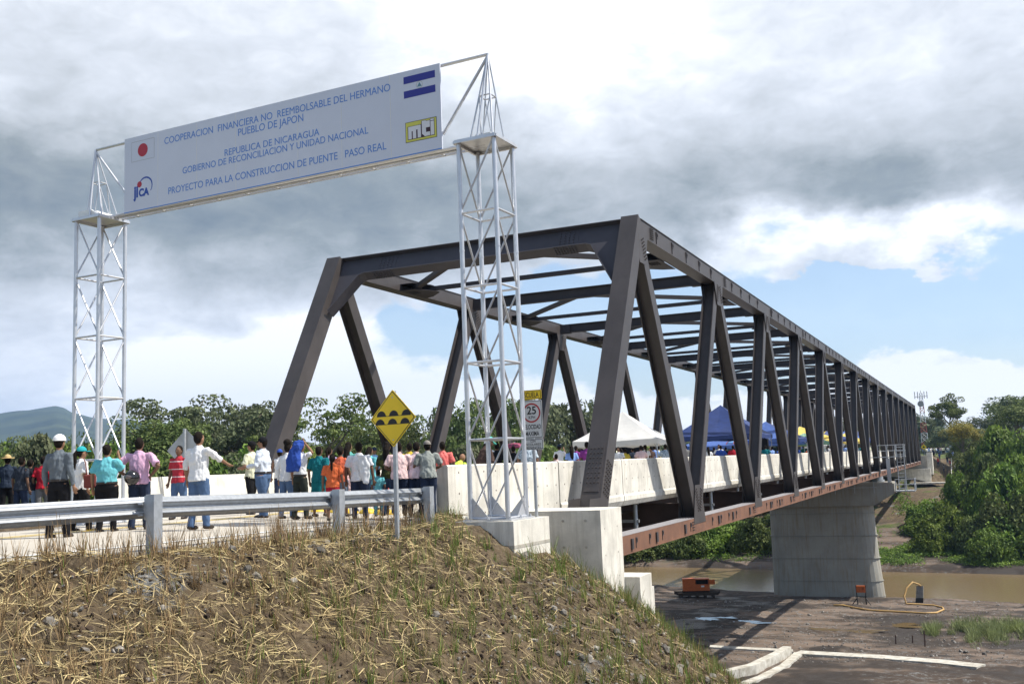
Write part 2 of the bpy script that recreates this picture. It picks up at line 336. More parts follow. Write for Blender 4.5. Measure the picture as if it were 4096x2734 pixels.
def ground_material():
    M=bpy.data.materials.new('ground'); M.use_nodes=True; t=M.node_tree; b=t.nodes['Principled BSDF']; L=t.links.new
    geo=t.nodes.new('ShaderNodeNewGeometry'); pos=geo.outputs['Position']; sx=t.nodes.new('ShaderNodeSeparateXYZ'); L(pos,sx.inputs[0])
    def nz(s,d=6,r=.6,v=None):
        n=t.nodes.new('ShaderNodeTexNoise'); n.inputs['Scale'].default_value=s; n.inputs['Detail'].default_value=d; n.inputs['Roughness'].default_value=r; L(v or pos,n.inputs['Vector']); return n.outputs['Fac']
    def mr(v,a,b_,c=0,d=1):
        n=t.nodes.new('ShaderNodeMapRange'); n.interpolation_type='SMOOTHSTEP'; L(v,n.inputs[0])
        for i,q in enumerate((a,b_,c,d)): n.inputs[i+1].default_value=q
        return n.outputs[0]
    def mix(f,a,b_):
        n=t.nodes.new('ShaderNodeMix'); n.data_type='RGBA'; L(f,n.inputs[0])
        for i,q in ((6,a),(7,b_)):
            if isinstance(q,tuple): n.inputs[i].default_value=(*q,1)
            else: L(q,n.inputs[i])
        return n.outputs[2]
    def mul(a,b_):
        n=t.nodes.new('ShaderNodeMath'); n.operation='MULTIPLY'; L(a,n.inputs[0]); L(b_,n.inputs[1]); return n.outputs[0]
    # brown earth with clods
    soil=mix(mr(nz(1.6),.36,.66),(.048,.034,.019),(.145,.104,.060))
    soil=mix(mr(nz(14,5,.75),.42,.62),soil,mix(mr(nz(5),.4,.6),(.10,.072,.043),(.185,.14,.088)))
    # grey gravel patches
    vor=t.nodes.new('ShaderNodeTexVoronoi'); vor.inputs['Scale'].default_value=22; L(pos,vor.inputs['Vector'])
    gcol=mix(mr(vor.outputs['Color'],.2,.8),(.13,.13,.13),(.36,.355,.35)) if False else None
    hs_=t.nodes.new('ShaderNodeSeparateColor'); L(vor.outputs['Color'],hs_.inputs[0])
    gcol=mix(hs_.outputs[0],(.07,.07,.07),(.27,.27,.26))
    soil=mix(mr(nz(.55,5,.65),.60,.68),soil,gcol)
    # flat river mud and shingle
    mp=t.nodes.new('ShaderNodeMapping'); mp.inputs['Scale'].default_value=(.10,.5,1); L(pos,mp.inputs[0])
    mud=mix(mr(nz(1.,6,.6,mp.outputs[0]),.38,.62),(.062,.044,.032),(.19,.14,.105))
    mud=mix(mr(nz(2.4,6,.75),.50,.66),mud,gcol)
    mud=mix(mr(nz(.11,5,.6),.46,.56),mud,(.04,.031,.025))
    # low = river flat
    k=mr(sx.outputs[2],-10.6,-9.2); c=mix(k,mud,soil)
    # green cover on the far bank, and on the plain
    gr=mix(mr(nz(.7,6,.7),.35,.65),(.035,.055,.012),(.11,.13,.035))
    farm=mul(mr(sx.outputs[1],118,124),mr(nz(.16,6,.7),.53,.60)); c=mix(farm,c,gr)
    up=mr(sx.outputs[1],185,215); c=mix(up,c,gr)
    lf=mr(sx.outputs[0],-14,-18); lf2=mr(sx.outputs[2],-1.2,-1.8); c=mix(mul(mul(lf,lf2),mr(sx.outputs[2],-9,-7)),c,gr)
    L(c,b.inputs['Base Color'])
    wet=mr(nz(.11,5,.6),.53,.62,0,1); rg=t.nodes.new('ShaderNodeMath'); rg.operation='MULTIPLY_ADD'; L(mul(wet,mr(sx.outputs[2],-9.5,-10.5)),rg.inputs[0]); rg.inputs[1].default_value=-.45; rg.inputs[2].default_value=.95
    L(rg.outputs[0],b.inputs['Roughness']); b.inputs['Specular IOR Level'].default_value=.3
    bp=t.nodes.new('ShaderNodeBump'); bp.inputs['Strength'].default_value=.8; bp.inputs['Distance'].default_value=.07; L(nz(16,8,.8),bp.inputs['Height']); L(bp.outputs[0],b.inputs['Normal'])
    return M
gm.materials.append(ground_material()); g=link(gm,'ground'); tag(g,kind='structure')
# river and puddles
wm_=bpy.data.materials.new('river_water'); wm_.use_nodes=True; _t=wm_.node_tree; _b=_t.nodes['Principled BSDF']
_b.inputs['Base Color'].default_value=(.165,.118,.062,1); _b.inputs['Roughness'].default_value=.2; _b.inputs['Specular IOR Level'].default_value=.45
_n=_t.nodes.new('ShaderNodeTexNoise'); _g=_t.nodes.new('ShaderNodeNewGeometry'); _m=_t.nodes.new('ShaderNodeMapping'); _m.inputs['Scale'].default_value=(.5,2.2,1)
_t.links.new(_g.outputs['Position'],_m.inputs[0]); _t.links.new(_m.outputs[0],_n.inputs['Vector']); _n.inputs['Scale'].default_value=1.3; _n.inputs['Detail'].default_value=4
_bp=_t.nodes.new('ShaderNodeBump'); _bp.inputs['Strength'].default_value=.4; _bp.inputs['Distance'].default_value=.05; _t.links.new(_n.outputs['Fac'],_bp.inputs['Height']); _t.links.new(_bp.outputs[0],_b.inputs['Normal'])
rv=MB(); xl=[-220+10*i for i in range(45)]
rv.add([(x,river_near(x)-3,-14.35) for x in xl]+[(x,river_far(x)+3,-14.35) for x in xl],[(i,i+1,45+i+1,45+i) for i in range(44)])
tag(rv.build('river',wm_),kind='structure')
pud=bpy.data.materials.new('puddle_water'); pud.use_nodes=True; pb=pud.node_tree.nodes['Principled BSDF']; pb.inputs['Base Color'].default_value=(.03,.025,.02,1); pb.inputs['Roughness'].default_value=.03; pb.inputs['Specular IOR Level'].default_value=.9
pud2=bpy.data.materials.new('muddy_puddle_water'); pud2.use_nodes=True; pb=pud2.node_tree.nodes['Principled BSDF']; pb.inputs['Base Color'].default_value=(.17,.12,.06,1); pb.inputs['Roughness'].default_value=.08
def onz(px,py,z): d=ray(px,py); return CAMP+d*((z-CAMP.z)/d.z)
def puddle(cx,cy,rx,ry,seed,m_):
    k=MB(); zt=sorted(height(cx+dx*rx*.5,cy+dy*ry*.5) for dx in(-1,0,1) for dy in(-1,0,1))[5]+.02; n=40; pts=[]
    for i in range(n):
        a=2*PI*i/n; r=.75+.75*noise.noise(Vector((math.cos(a)*2.6,math.sin(a)*2.6,seed*3.1)))+.3*noise.noise(Vector((math.cos(a)*7,math.sin(a)*7,seed))); pts.append((cx+math.cos(a)*rx*r,cy+math.sin(a)*ry*r,zt))
    k.add(pts,[tuple(range(n))]); tag(k.build('puddle',m_),kind='structure')
for (px,py,rx,ry,sd,mm) in ((2820,2490,1.5,1.1,1,pud),(2985,2496,1.9,1.1,2,pud),(2900,2480,1.2,.8,5,pud),(3590,2498,2.6,1.3,3,pud2),(3420,2530,3.,1.2,4,pud2)):
    q=onz(px,py,-12.7); puddle(q.x,q.y,rx,ry,sd,mm)
# ------------------------------------------------------------------ road
def ezr(y): # right edge of the pavement just behind the guardrail
    P=[(-60,-14.4),(-34,-10.6),(-22,-5.2),(-16.3,-2.7),(-14,-1.95),(-10.2,-1.45),(-7,-1.2),(0,-1.2)]
    for a,b in zip(P,P[1:]):
        if y<=b[0]: return lerp(a[1],b[1],(y-a[0])/(b[0]-a[0]))
    return -1.2
def zroad(t): return -.07+.12*math.sin(PI*min(1,max(0,t)))   # crown
rd=MB(); rows=[-60+1.0*i for i in range(61)]; K=12
for y in rows:
    xr=ezr(y)-.02; xlft=xr-9.4-(0 if y>-20 else (-20-y)*.02)
    for k in range(K+1): rd.v.append((lerp(xr,xlft,k/K),y,zroad(k/K)+.0))
for j in range(len(rows)-1):
    for k in range(K): a=j*(K+1)+k; rd.f.append((a,a+1,a+K+2,a+K+1)); rd.mi.append(0)
# edge thickness
n0=len(rd.v)
for y in rows: rd.v.append((ezr(y)-.02,y,-.35))
for j in range(len(rows)-1): rd.f.append((j*(K+1),(j+1)*(K+1),n0+j+1,n0+j)); rd.mi.append(0)
tag(rd.build('road',asph,smooth=False),kind='structure')
def strip(name,off,w,m_,y0,y1):
    k=MB(); ry=[y0+(y1-y0)*i/40 for i in range(41)]
    for y in ry:
        for o_ in (off,off+w):
            t=o_/9.4; k.v.append((ezr(y)-.02-o_,y,zroad(t)+.006+.004))
    for j in range(40): k.f.append((2*j,2*j+1,2*j+3,2*j+2)); k.mi.append(0)
    tag(k.build(name,m_),kind='structure')
strip('road_edge_line',.75,.12,white,-50,-6); strip('road_edge_line',8.4,.12,white,-50,-2)
strip('road_centre_line',4.4,.10,yellow,-50,-1); strip('road_centre_line',4.7,.10,yellow,-50,-1)
for i,(x,y) in enumerate(((-6.98,-4.04),(-6.05,-4.62),(-4.57,-5.23),(-4.0,-5.5),(-3.52,-5.51),(-5.3,-4.9),(-7.9,-3.6),(-2.9,-5.8))):
    k=MB(); k.ball((x,y,.02),(.20,.20,.11),nu=16,nv=10)
    tag(k.build('road_stud',yellow,smooth=True),'yellow dome stud on the pale road across the bridge entrance','road stud','yellow dome studs across the road')
# ------------------------------------------------------------------ bridge
PN=10.9; H=8.68; ZB=-1.13; WB=11.93; MW=.56; NP=16
xr_,xl_=-MW/2,-WB+MW/2
base=Vector((-WB/2,0,0))
br=thing('truss_bridge','long dark steel truss bridge with concrete parapets crossing the brown river','bridge',base)
def Tn(k,x): return Vector((x,(k-.5)*PN,H-.27))
def Bn(k,x): return Vector((x,k*PN,ZB-.24))
def bolts(mb,c,ax,ay,nu,nv,su,sv,nrm,r=.028,skew=0):
    for i in range(nu):
        for j in range(nv):
            p=Vector(c)+ax*((i-(nu-1)/2)*su+skew*(j-(nv-1)/2)*sv)+ay*((j-(nv-1)/2)*sv); mb.tube(p,p+nrm*.035,r,r*.8,6)
def hook(mb,p,s=1.): # small lifting eye welded on the chord with its hanger shadow plate
    p=Vector(p); mb.b2(p+Vector((0,-.09,-.10))*s,p+Vector((.03,-.045,.12))*s); mb.b2(p+Vector((0,-.045,.07))*s,p+Vector((.03,.09,.12))*s)
    mb.b2(p+Vector((0,.05,-.08))*s,p+Vector((.03,.09,.07))*s); mb.b2(p+Vector((0,-.045,-.10))*s,p+Vector((.03,.05,-.055))*s); mb.b2(p+Vector((0,-.09,-.30))*s,p+Vector((.02,-.065,-.10))*s)
for side,x in((1,xr_),(-1,xl_)):
    k=MB(); k.b2((x-MW/2,.5*PN+.2,H-.54),(x+MW/2,(NP-.5)*PN-.2,H)); k.b2((x-MW/2-.03,.5*PN+.1,H+.003),(x+MW/2+.03,(NP-.5)*PN-.1,H+.03)); tc_=k.build('top_chord',steel,br)
    k=MB(); k.b2((x-MW/2,-.2,ZB-.49),(x+MW/2,NP*PN+.2,ZB)); k.b2((x-MW/2-.04,-.2,ZB-.52),(x+MW/2+.04,NP*PN+.2,ZB-.492)); bc=k.build('bottom_chord',rust if side>0 else steel,br)
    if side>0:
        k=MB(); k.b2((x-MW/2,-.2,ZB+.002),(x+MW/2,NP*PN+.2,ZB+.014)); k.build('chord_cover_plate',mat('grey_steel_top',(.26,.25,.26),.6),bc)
    # end posts
    for a,b in((Bn(0,x),Tn(1,x)),(Bn(NP,x),Tn(NP,x))):
        d=(b-a).normalized(); k=MB(); k.beam(a-d*.1,b+d*.27,MW+.02,.62,(0,0,1)); k.build('end_post',steel,br)
    for n in range(1,NP):
        a,b=Tn(n,x),Bn(n,x); d=(b-a).normalized(); k=MB(); k.hbeam(a+d*.2,b-d*.15,MW-.06,.5); k.build('diagonal',steel,br)
        a,b=Bn(n,x),Tn(n+1,x); d=(b-a).normalized(); k=MB(); k.hbeam(a+d*.15,b-d*.2,MW-.06,.5); k.build('diagonal',steel,br)
    # gussets
    for n in range(1,NP+1):
        q=Tn(n,x); k=MB(); zt=H-.54
        for sx_ in(-1,1): k.prism([(-.75,.0),(.75,.0),(.42,-.95),(-.42,-.95)],lambda a,b,c_,q=q,sx_=sx_:(q.x+sx_*(MW/2-.0)+c_*sx_,q.y+(max(a,-.22) if n==1 else min(a,.22) if n==NP else a),H-.5+b),.012)
        if n<=8 and side>0:
            X1=Vector((x+MW/2+.012,q.y,0)); dd=Vector((0,.42,-.90)).normalized(); uu=Vector((0,.9,.42))
            bolts(k,X1+Vector((0,.28,H-.95)),uu,dd,3,7,.11,.11,Vector((1,0,0)),.024)
            if n>1: bolts(k,X1+Vector((0,-.30,H-.95)),Vector((0,.9,-.42)),Vector((0,-.42,-.9)),3,7,.11,.11,Vector((1,0,0)),.024)
            bolts(k,X1+Vector((0,1.25,H-.27)),Vector((0,1,0)),Vector((0,0,1)),4,6,.10,.07,Vector((1,0,0)),.022)
        if n<=4 and side<0:
            X1=Vector((x+MW/2+.012,q.y,0)); bolts(k,X1+Vector((0,.25,H-.95)),Vector((0,.9,.42)),Vector((0,.42,-.9)),4,7,.1,.11,Vector((1,0,0)),.024)
        k.build('top_gusset',steel,br)
    for n in range(0,NP+1):
        q=Bn(n,x); k=MB()
        for sx_ in(-1,1): k.prism([(-.85,-.2),(.85,-.2),(.42,1.15),(-.42,1.15)],lambda a,b,c_,q=q,sx_=sx_:(q.x+sx_*(MW/2)+c_*sx_,q.y+a,ZB+b),.012)
        if side>0 and 0<n<=8:
            X1=Vector((x+MW/2+.012,q.y,0))
            bolts(k,X1+Vector((0,.22,ZB+.62)),Vector((0,.9,-.42)),Vector((0,.42,.9)),3,8,.10,.11,Vector((1,0,0)),.024)
            bolts(k,X1+Vector((0,-.22,ZB+.62)),Vector((0,.9,.42)),Vector((0,-.42,.9)),3,8,.10,.11,Vector((1,0,0)),.024)
            bolts(k,Vector((x,q.y-.75,ZB+.015)),Vector((1,0,0)),Vector((0,1,0)),5,3,.1,.1,Vector((0,0,1)),.025)
            bolts(k,X1+Vector((0,-1.0,ZB-.25)),Vector((0,1,0)),Vector((0,0,1)),3,4,.09,.09,Vector((1,0,0)),.022)
        k.build('bottom_gusset',[steel],br)
    if side>0:
        # bolted splices on the end post
        d=(Tn(1,x)-Bn(0,x)).normalized(); up=Vector((1,0,0)).cross(d).normalized(); up=-up if up.z<0 else up
        k=MB(); p=Bn(0,x)+d*2.35; up2=Vector((0,-d.z,d.y)); k.beam(p-d*.75,p+d*.75,.44,.02,(0,0,1),ou=.32)
        bolts(k,p+d*.05+up2*.33,Vector((1,0,0)),d,4,8,.105,.15,up2,.028)
        bolts(k,p+d*-.2+Vector((MW/2+.012,0,0)),up2,d,4,9,.11,.12,Vector((1,0,0)),.028); k.build('splice_plate',steel,br)
# lifting eyes and brackets along both chords of the near truss: one part each where they show, the far ones together
y=.5*PN+1.9; kf=MB(); cnt_=0
while y<(NP-.5)*PN-1:
    n=(y/PN+.5)%1
    if .1<n<.92:
        if y<9*PN: k=MB(); hook(k,(.005,y,H-.2),1.0); k.build('lifting_eye',bolt_m,br)
        else: hook(kf,(.005,y,H-.2),1.0)
    y+=1.95
kf.build('far_lifting_eyes',bolt_m,br)['kind']='stuff'
kf=MB()
for n in range(0,NP):
    for t,kind in ((1.9,'p'),(2.9,'b'),(3.35,'p'),(4.7,'p'),(5.4,'b'),(6.1,'p'),(8.8,'b'),(9.6,'p')):
        y=n*PN+t; k=MB() if n<10 else kf
        if kind=='p': hook(k,(.005,y,ZB-.2),.72)
        else: k.b2((.004,y-.08,ZB-.42),(.05,y+.08,ZB-.12))
        if n<10: k.build('chord_bracket',bolt_m,br)
kf.build('far_chord_brackets',bolt_m,br)['kind']='stuff'
# portal frames in the planes of the end posts
for end in (0,1):
    A=Tn(1,xl_) if end==0 else Tn(NP,xl_); Bq=Bn(0,xl_) if end==0 else Bn(NP,xl_)
    dn=(Bq-A).normalized(); nrm=Vector((1,0,0)).cross(dn).normalized(); nrm=nrm if nrm.z<0 or True else -nrm
    org=A-dn*.27; Wd=xr_-xl_
    def fr(a,b,c_,org=org,dn=dn,nrm=nrm): return org+Vector((a,0,0))+dn*b+nrm*c_
    k=MB(); e=MW/2+.0; Hb=.80
    k.prism([(e,0),(Wd-e,0),(Wd-e,2.35),(Wd-e-.12,2.35),(Wd-1.25,Hb+.1),(Wd-1.45,Hb),(1.45,Hb),(1.25,Hb+.1),(e+.12,2.35),(e,2.35)],fr,.04)
    def flange(p,q,w=.42):
        a=fr(*p,.02); b=fr(*q,.02); k.beam(a,b,w,.03,up=tuple((Vector((q[1]-p[1],0,-(q[0]-p[0])))).normalized()) if False else tuple(nrm.cross(b-a)))
    for p,q in (((e,0),(Wd-e,0)),((e+.12,2.37),(1.25,Hb+.1)),((1.25,Hb+.1),(1.45,Hb+.02)),((1.45,Hb+.02),(Wd-1.45,Hb+.02)),((Wd-1.45,Hb+.02),(Wd-1.25,Hb+.1)),((Wd-1.25,Hb+.1),(Wd-e-.12,2.37))): flange(p,q)
    for xx in(2.2,Wd-2.2):
        bolts(k,fr(xx,-.02,.02),Vector((1,0,0)),nrm,6,4,.10,.1,-dn,.026); bolts(k,fr(xx,Hb+.05,.02),Vector((1,0,0)),nrm,8,4,.10,.1,dn,.026)
        for s_ in (-.012,.05): k.prism([(xx-.4,.05),(xx+.4,.05),(xx+.4,Hb-.05),(xx-.4,Hb-.05)],lambda a,b,c_,s_=s_:fr(a,b,s_+c_),.01)
        bolts(k,fr(xx,Hb*.5,-.012),Vector((1,0,0)),dn,4,6,.16,.11,-nrm,.022)
    k.build('portal_beam',mat('portal_steel',(.058,.055,.064),.6,0,.1,1.,.1,40,spec=.3),br)
# cross beams and wind bracing in the top plane
for n in range(2,NP):
    a,b=Tn(n,xl_+MW/2),Tn(n,xr_-MW/2); k=MB(); k.ibeam(a+Vector((0,0,.02)),b+Vector((0,0,.02)),.3,.46); 
    for s_ in(-1,1):
        e=b if s_>0 else a; k.beam(e+Vector((-s_*.0,0,-.0)),e+Vector((-s_*.55,0,0)),.32,.5)
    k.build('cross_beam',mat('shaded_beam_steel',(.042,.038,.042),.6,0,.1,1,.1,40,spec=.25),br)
for n in range(1,NP):
    ym=n*PN-.3; k=MB()
    for s_,x in((1,xr_-MW/2),(-1,xl_+MW/2)):
        g0=Vector((x,ym,H-.42)); mid=Tn(n,-WB/2); mid.z=H-.4
        mid2=Tn(n+1,-WB/2); mid2.z=H-.4
        k.beam(g0+Vector((-s_*.3,-.4,0)),mid+Vector((s_*.5,.1,0)),.22,.16)
        k.prism([(0,-1.1),(0,1.1),(-.45*s_,.9),(-1.2*s_,.12),(-1.2*s_,-.2),(-.75*s_,-1.1)],lambda a,b,c_,g0=g0:(g0.x+a,g0.y+b,g0.z-.16+c_),.02)
        k.prism([(0,-1.0),(0,1.0),(-.4*s_,.8),(-.95*s_,.12),(-.95*s_,-.2),(-.6*s_,-1.0)],lambda a,b,c_,g0=g0:(g0.x+a,g0.y+b,g0.z+.12+c_),.02)
        if n<6: bolts(k,g0+Vector((-s_*.35,-.5,-.165)),Vector((1,0,0)),Vector((0,1,0)),4,5,.1,.12,Vector((0,0,-1)),.024)
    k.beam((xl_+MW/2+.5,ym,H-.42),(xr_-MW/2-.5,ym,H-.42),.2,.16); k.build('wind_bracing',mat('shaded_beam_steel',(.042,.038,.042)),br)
# floor
for n in range(0,NP+1):
    k=MB(); k.ibeam((xl_+MW/2,n*PN,ZB+.02),(xr_-MW/2,n*PN,ZB+.02),.36,.98); k.build('floor_beam',dsteel,br)
k=MB()
for x in(-2.4,-4.7,-7.2,-9.5): k.ibeam((x,-.2,-.62),(x,NP*PN+.2,-.62),.28,.5)
k.build('stringers',dsteel,br)
k=MB()
for n in range(NP):
    k.beam((xl_+.3,n*PN+.3,ZB-.3),(xr_-.3,(n+1)*PN-.3,ZB-.3),.18,.14); k.beam((xr_-.3,n*PN+.3,ZB-.46),(xl_+.3,(n+1)*PN-.3,ZB-.46),.18,.14)
k.build('floor_bracing',dsteel,br)
k=MB(); k.b2((-10.95,-.1,-.33),(-1.24,NP*PN+.1,0)); k.build('deck_slab',asph,br)
# drain pipes under the right edge
for n in range(10):
    for t in (2.7,8.1):
        y=n*PN+t; k=MB(); k.tube((-1.5,y,-.36),(-1.5,y,-1.62),.075,n=10); k.b2((-2.1,y-.05,-.52),(-1.38,y+.05,-.44)); k.b2((-2.1,y-.05,-1.12),(-1.38,y+.05,-1.02)); k.build('drain_pipe',galv2,br)
# parapets: outer face with cast tie-rod holes, chamfered foot
def parapet(y0,y1,xo,s,name,parent,zt=1.03,holes=True,zb=-.43,m_=conc):
    k=MB(); prof=[(0,zt-.03),(-.03,zt),(-.20,zt),(-.23,zt-.03),(-.25,.5),(-.42,.10),(-.42,-.32),(-.20,zb),(-.06,zb),(.03,zb+.16),(.03,zb+.30),(0,zb+.36)]
    pts=[[Vector((xo+s*a,y,b)) for a,b in prof] for y in (y0,y1)]; k.loft(pts if s<0 else [r[::-1] for r in pts])
    o=k.build(name,m_,parent)
    if holes:
        h=MB(); y=y0+.35
        while y<min(y1-.2,60):
            for z in (zt-.17,zt-.62,-.02,-.3 if False else zt-1.28):
                h.tube((xo-s*-.002 if False else xo-.01,y,z),(xo+.004,y,z),.022,.022,6)
            y+=.62
        h.build('tie_rod_holes',dsteel,o)
    return o
SPAN=NP*PN
edges=[0.02]+[n*PN+ (5.4 if True else 0) for n in range(0,NP)]+[SPAN]
for a,b in zip(edges,edges[1:]): parapet(a+.03,b-.03,-1.0,1,'right_parapet',br,holes=a<60)
for a,b in zip(edges,edges[1:]):
    k=MB(); prof=[(-10.72,1.03),(-10.98,1.03),(-11.0,-.4),(-10.6,-.4),(-10.52,.02),(-10.6,.35)]
    k.loft([[Vector((x,y,z)) for x,z in prof] for y in (a+.03,b-.03)]); k.build('left_parapet',conc,br)
# approach parapets, each a separate cast wall
def approach_wall(name,label,prof,y0,y1,endflare):
    t=thing(name,label,'barrier',(prof[0][0],y0,0)); k=MB()
    k.loft([[Vector((x,y,z)) for x,z in prof] for y in (y0,y1)]); w=k.build('wall',conc,t); return t,w
pr=[(-1.0,1.0),(-1.03,1.03),(-1.22,1.03),(-1.26,1.0),(-1.34,.45),(-1.70,.12),(-1.95,-.02),(-1.95,-.6),(-1.0,-.9)]
t,w=approach_wall('approach_parapet','grey concrete safety parapet with flared end behind the right sign tower','' or pr,-6.3,-.03,0)
h=MB()
yy=-5.8
while yy<-.2:
    for z in(.86,.41,-.06,-.5): h.tube((-1.01,yy,z),(-.996,yy,z),.022,.022,6)
    yy+=.62
h.build('tie_rod_holes',dsteel,t)
# left approach barrier
t,w=approach_wall('approach_parapet','long white concrete parapet along the far side of the road, behind the people',[(-10.62,1.03),(-10.88,1.03),(-10.95,-.6),(-10.3,-.6),(-10.3,.08),(-10.52,.38)],-6.2,-.03,0)
# ------------------------------------------------------------------ abutments and pier
ab=thing('bridge_abutment','pale concrete abutment block under the near end of the truss','abutment',(.4,-2,-3))
k=MB(); k.b2((-1.6,-3.35,-9),(1.32,-1.85,-.12)); h=k; k.cur=1
for z in(-.35,-.95,-1.5):
    for x in(-.2,.4,.95): h.tube((x,-3.37,z),(x,-3.345,z),.03,.03,8)
    for y in(-3.1,-2.2): h.tube((1.31,y,z-.2),(1.326,y,z-.2),.02,.02,8)
k.build('end_block',[conc,conc2],ab)
k=MB(); k.b2((-13.2,-1.0,-9),(1.2,-.5,-1.9)); k.build('back_wall',conc2,ab)
k=MB(); k.b2((-13.2,-.48,-9),(.9,1.9,-2.45)); k.build('seat',conc,ab)
k=MB(); k.b2((.2,-1.84,-9),(1.70,-.9,-1.78)); k.build('lower_step',conc,ab)
for x in(xr_,xl_):
    k=MB(); k.b2((x-.4,.1,-2.445),(x+.4,.9,-2.1)); k.tube((x,.5,-2.1),(x,.5,-1.66),.28,n=16); k.build('bearing',steel,ab)
k=MB(); k.b2((-10.9,-1.2,-.4),(-1.25,-.12,0.0)); k.build('approach_slab',asph,ab)
py=8*PN
pier=thing('bridge_pier','tall grey concrete river pier with rounded sides carrying the middle of the bridge','pier',(-6,py,-14))
def stadium(x0,x1,hy,z,n=10,cy=py):
    pts=[]
    for i in range(n+1): a=-PI/2+PI*i/n; pts.append(Vector((x1-hy+math.cos(a)*hy,cy+math.sin(a)*hy,z)))
    for i in range(n+1): a=PI/2+PI*i/n; pts.append(Vector((x0+hy+math.cos(a)*hy,cy+math.sin(a)*hy,z)))
    return pts
k=MB(); k.loft([stadium(-11.75,-.35,1.55,-16.5),stadium(-11.75,-.45,1.5,-14.),stadium(-11.65,-.75,1.45,-10),stadium(-11.6,-.95,1.4,-4.55)]); k.build('column',concg,pier,smooth=False)
k=MB()
for z in(-5.3,-7.6,-9.9,-12.2,-13.75): k.loft([stadium(-11.765,-.42-.045*(z+14),1.535-.01*(z+14),z-.012),stadium(-11.765,-.42-.045*(z+14),1.535-.01*(z+14),z+.012)])
k.build('pour_joints',mat('joint_grey',(.24,.24,.22),.9),pier)
k=MB(); k.prism([(-13.2,-3.35),(-13.2,-2.35),(1.35,-2.35),(1.35,-3.35),(-.8,-4.56),(-11.7,-4.56)][::-1],lambda a,b,c_:(a,py-1.75+c_,b),3.5); k.build('pier_cap',concg,pier)
k=MB(); k.b2((-13.0,py-1.8,-2.345),(1.2,py+1.8,-2.22)); k.build('cap_ledge',conc2,pier)
for x in(xr_,xl_):
    k=MB(); k.tube((x,py,-2.2),(x,py,-1.98),.62,n=20); k.tube((x,py,-1.98),(x,py,-1.66),.5,n=20); k.build('bearing',galv2,pier)
# access ladder and platform at the pier
pf=thing('access_ladder','galvanised inspection ladder and caged platform fixed beside the pier top','ladder',(1.6,py,-2.3))
k=MB()
for x in(1.55,2.2):
    for z in [ -2.9+.55*i for i in range(8)]: pass
for x in(1.75,2.45): k.tube((x,py-.6,-3.1),(x,py-.6,1.6),.05)
for i in range(12): k.tube((1.75,py-.6,-2.9+.38*i),(2.45,py-.6,-2.9+.38*i),.03)
k.build('ladder',galv2,pf)
k=MB(); k.b2((-.9,py-1.2,.28),(2.6,py-.3,.36))
for x in(-.9,.0,.85,1.7,2.6): k.tube((x,py-1.2,.3),(x,py-1.2,1.55),.04)
for z in(.95,1.52): k.tube((-.9,py-1.2,z),(2.6,py-1.2,z),.035); k.tube((2.6,py-1.2,z),(2.6,py-.3,z),.035)
k.build('upper_platform',galv2,pf)
k=MB(); k.b2((.75,py-1.5,-3.2),(1.1,py-1.15,.2)); k.build('support_post',galv2,pf)
k=MB(); k.b2((1.4,py-1.9,-3.2),(3.3,py+.6,-3.1))
for x,y in((1.5,-1.9),(2.4,-1.9),(3.3,-1.9),(3.3,-.6),(3.3,.6)): k.tube((x,py+y,-3.1),(x,py+y,-1.9),.04)
for z in(-2.5,-1.95): k.tube((1.5,py-1.9,z),(3.3,py-1.9,z),.035); k.tube((3.3,py-1.9,z),(3.3,py+.6,z),.035)
k.build('lower_platform',galv2,pf)
# railing round the pier cap
k=MB()
for i in range(7): k.tube((-12+1.9*i,py-1.95,-3.3),(-12+1.9*i,py-1.95,-2.1),.03)
for z in(-2.7,-2.15): k.tube((-12,py-1.95,z),(-.3,py-1.95,z),.025)
k.build('cap_railing',galv2,pf)
fa=thing('far_abutment','small pale concrete abutment at the far end of the bridge','abutment',(-5,175,-4))
k=MB(); k.b2((-12.5,SPAN+.25,-8),(1.4,SPAN+1.3,-.2)); k.b2((1.0,SPAN-.6,-3.6),(1.9,SPAN+3.2,.35)); k.build('wing_wall',conc,fa)
k=MB(); k.b2((-13,SPAN-2.3,-9),(1.5,SPAN+.24,-2.5)); k.build('seat',conc,fa)
k=MB(); k.b2((-2,SPAN-4.6,-5.2),(4.8,SPAN-2.4,-4.9)); k.build('apron_slab',conc,fa)
for x in(4.9,5.5):
    k=MB(); k.beam((x,SPAN-4.6,-4.7),(x,SPAN+9,-.9),.14,.35); k.build('stair_kerb',conc,fa)
k=MB(); k.b2((-3,SPAN-9,-7.0),(4.3,SPAN-8.6,-6.2)); tag(k.build('retaining_beam',conc2),'low concrete beam on the far river bank below the abutment','beam')
# white concrete drains on the flat
def ribbon(pts,w,h_,name,label,hw=.28):
    k=MB(); P3=[Vector((p[0],p[1],height(p[0],p[1],False)+h_)) for p in pts]; L_=[];R_=[]
    for i,p in enumerate(P3):
        d=(P3[min(i+1,len(P3)-1)]-P3[max(i-1,0)]); d.z=0; d.normalize(); n=Vector((-d.y,d.x,0)); L_.append(p+n*w/2); R_.append(p-n*w/2)
    rings=[[a,b,b-Vector((0,0,.9)),a-Vector((0,0,.9))] for a,b in zip(L_,R_)]; k.loft(rings)
    tag(k.build(name,mat('pale_drain_concrete',(.60,.58,.52),.9,0,.3,2.2,.5,20,col2=(.36,.33,.27))),label,'drain')  # mottled pale concrete, the drains' own colour
def gz(q,zg=-12.2):
    p=onz(*q,zg)
    for _ in range(4): p=onz(*q,height(p.x,p.y,False))
    return (p.x,p.y)
ribbon([gz((2840,2590)),gz((3000,2599)),gz((3165,2607))],.75,.14,'concrete_drain','pale concrete drain edge on the river flat, short left run')
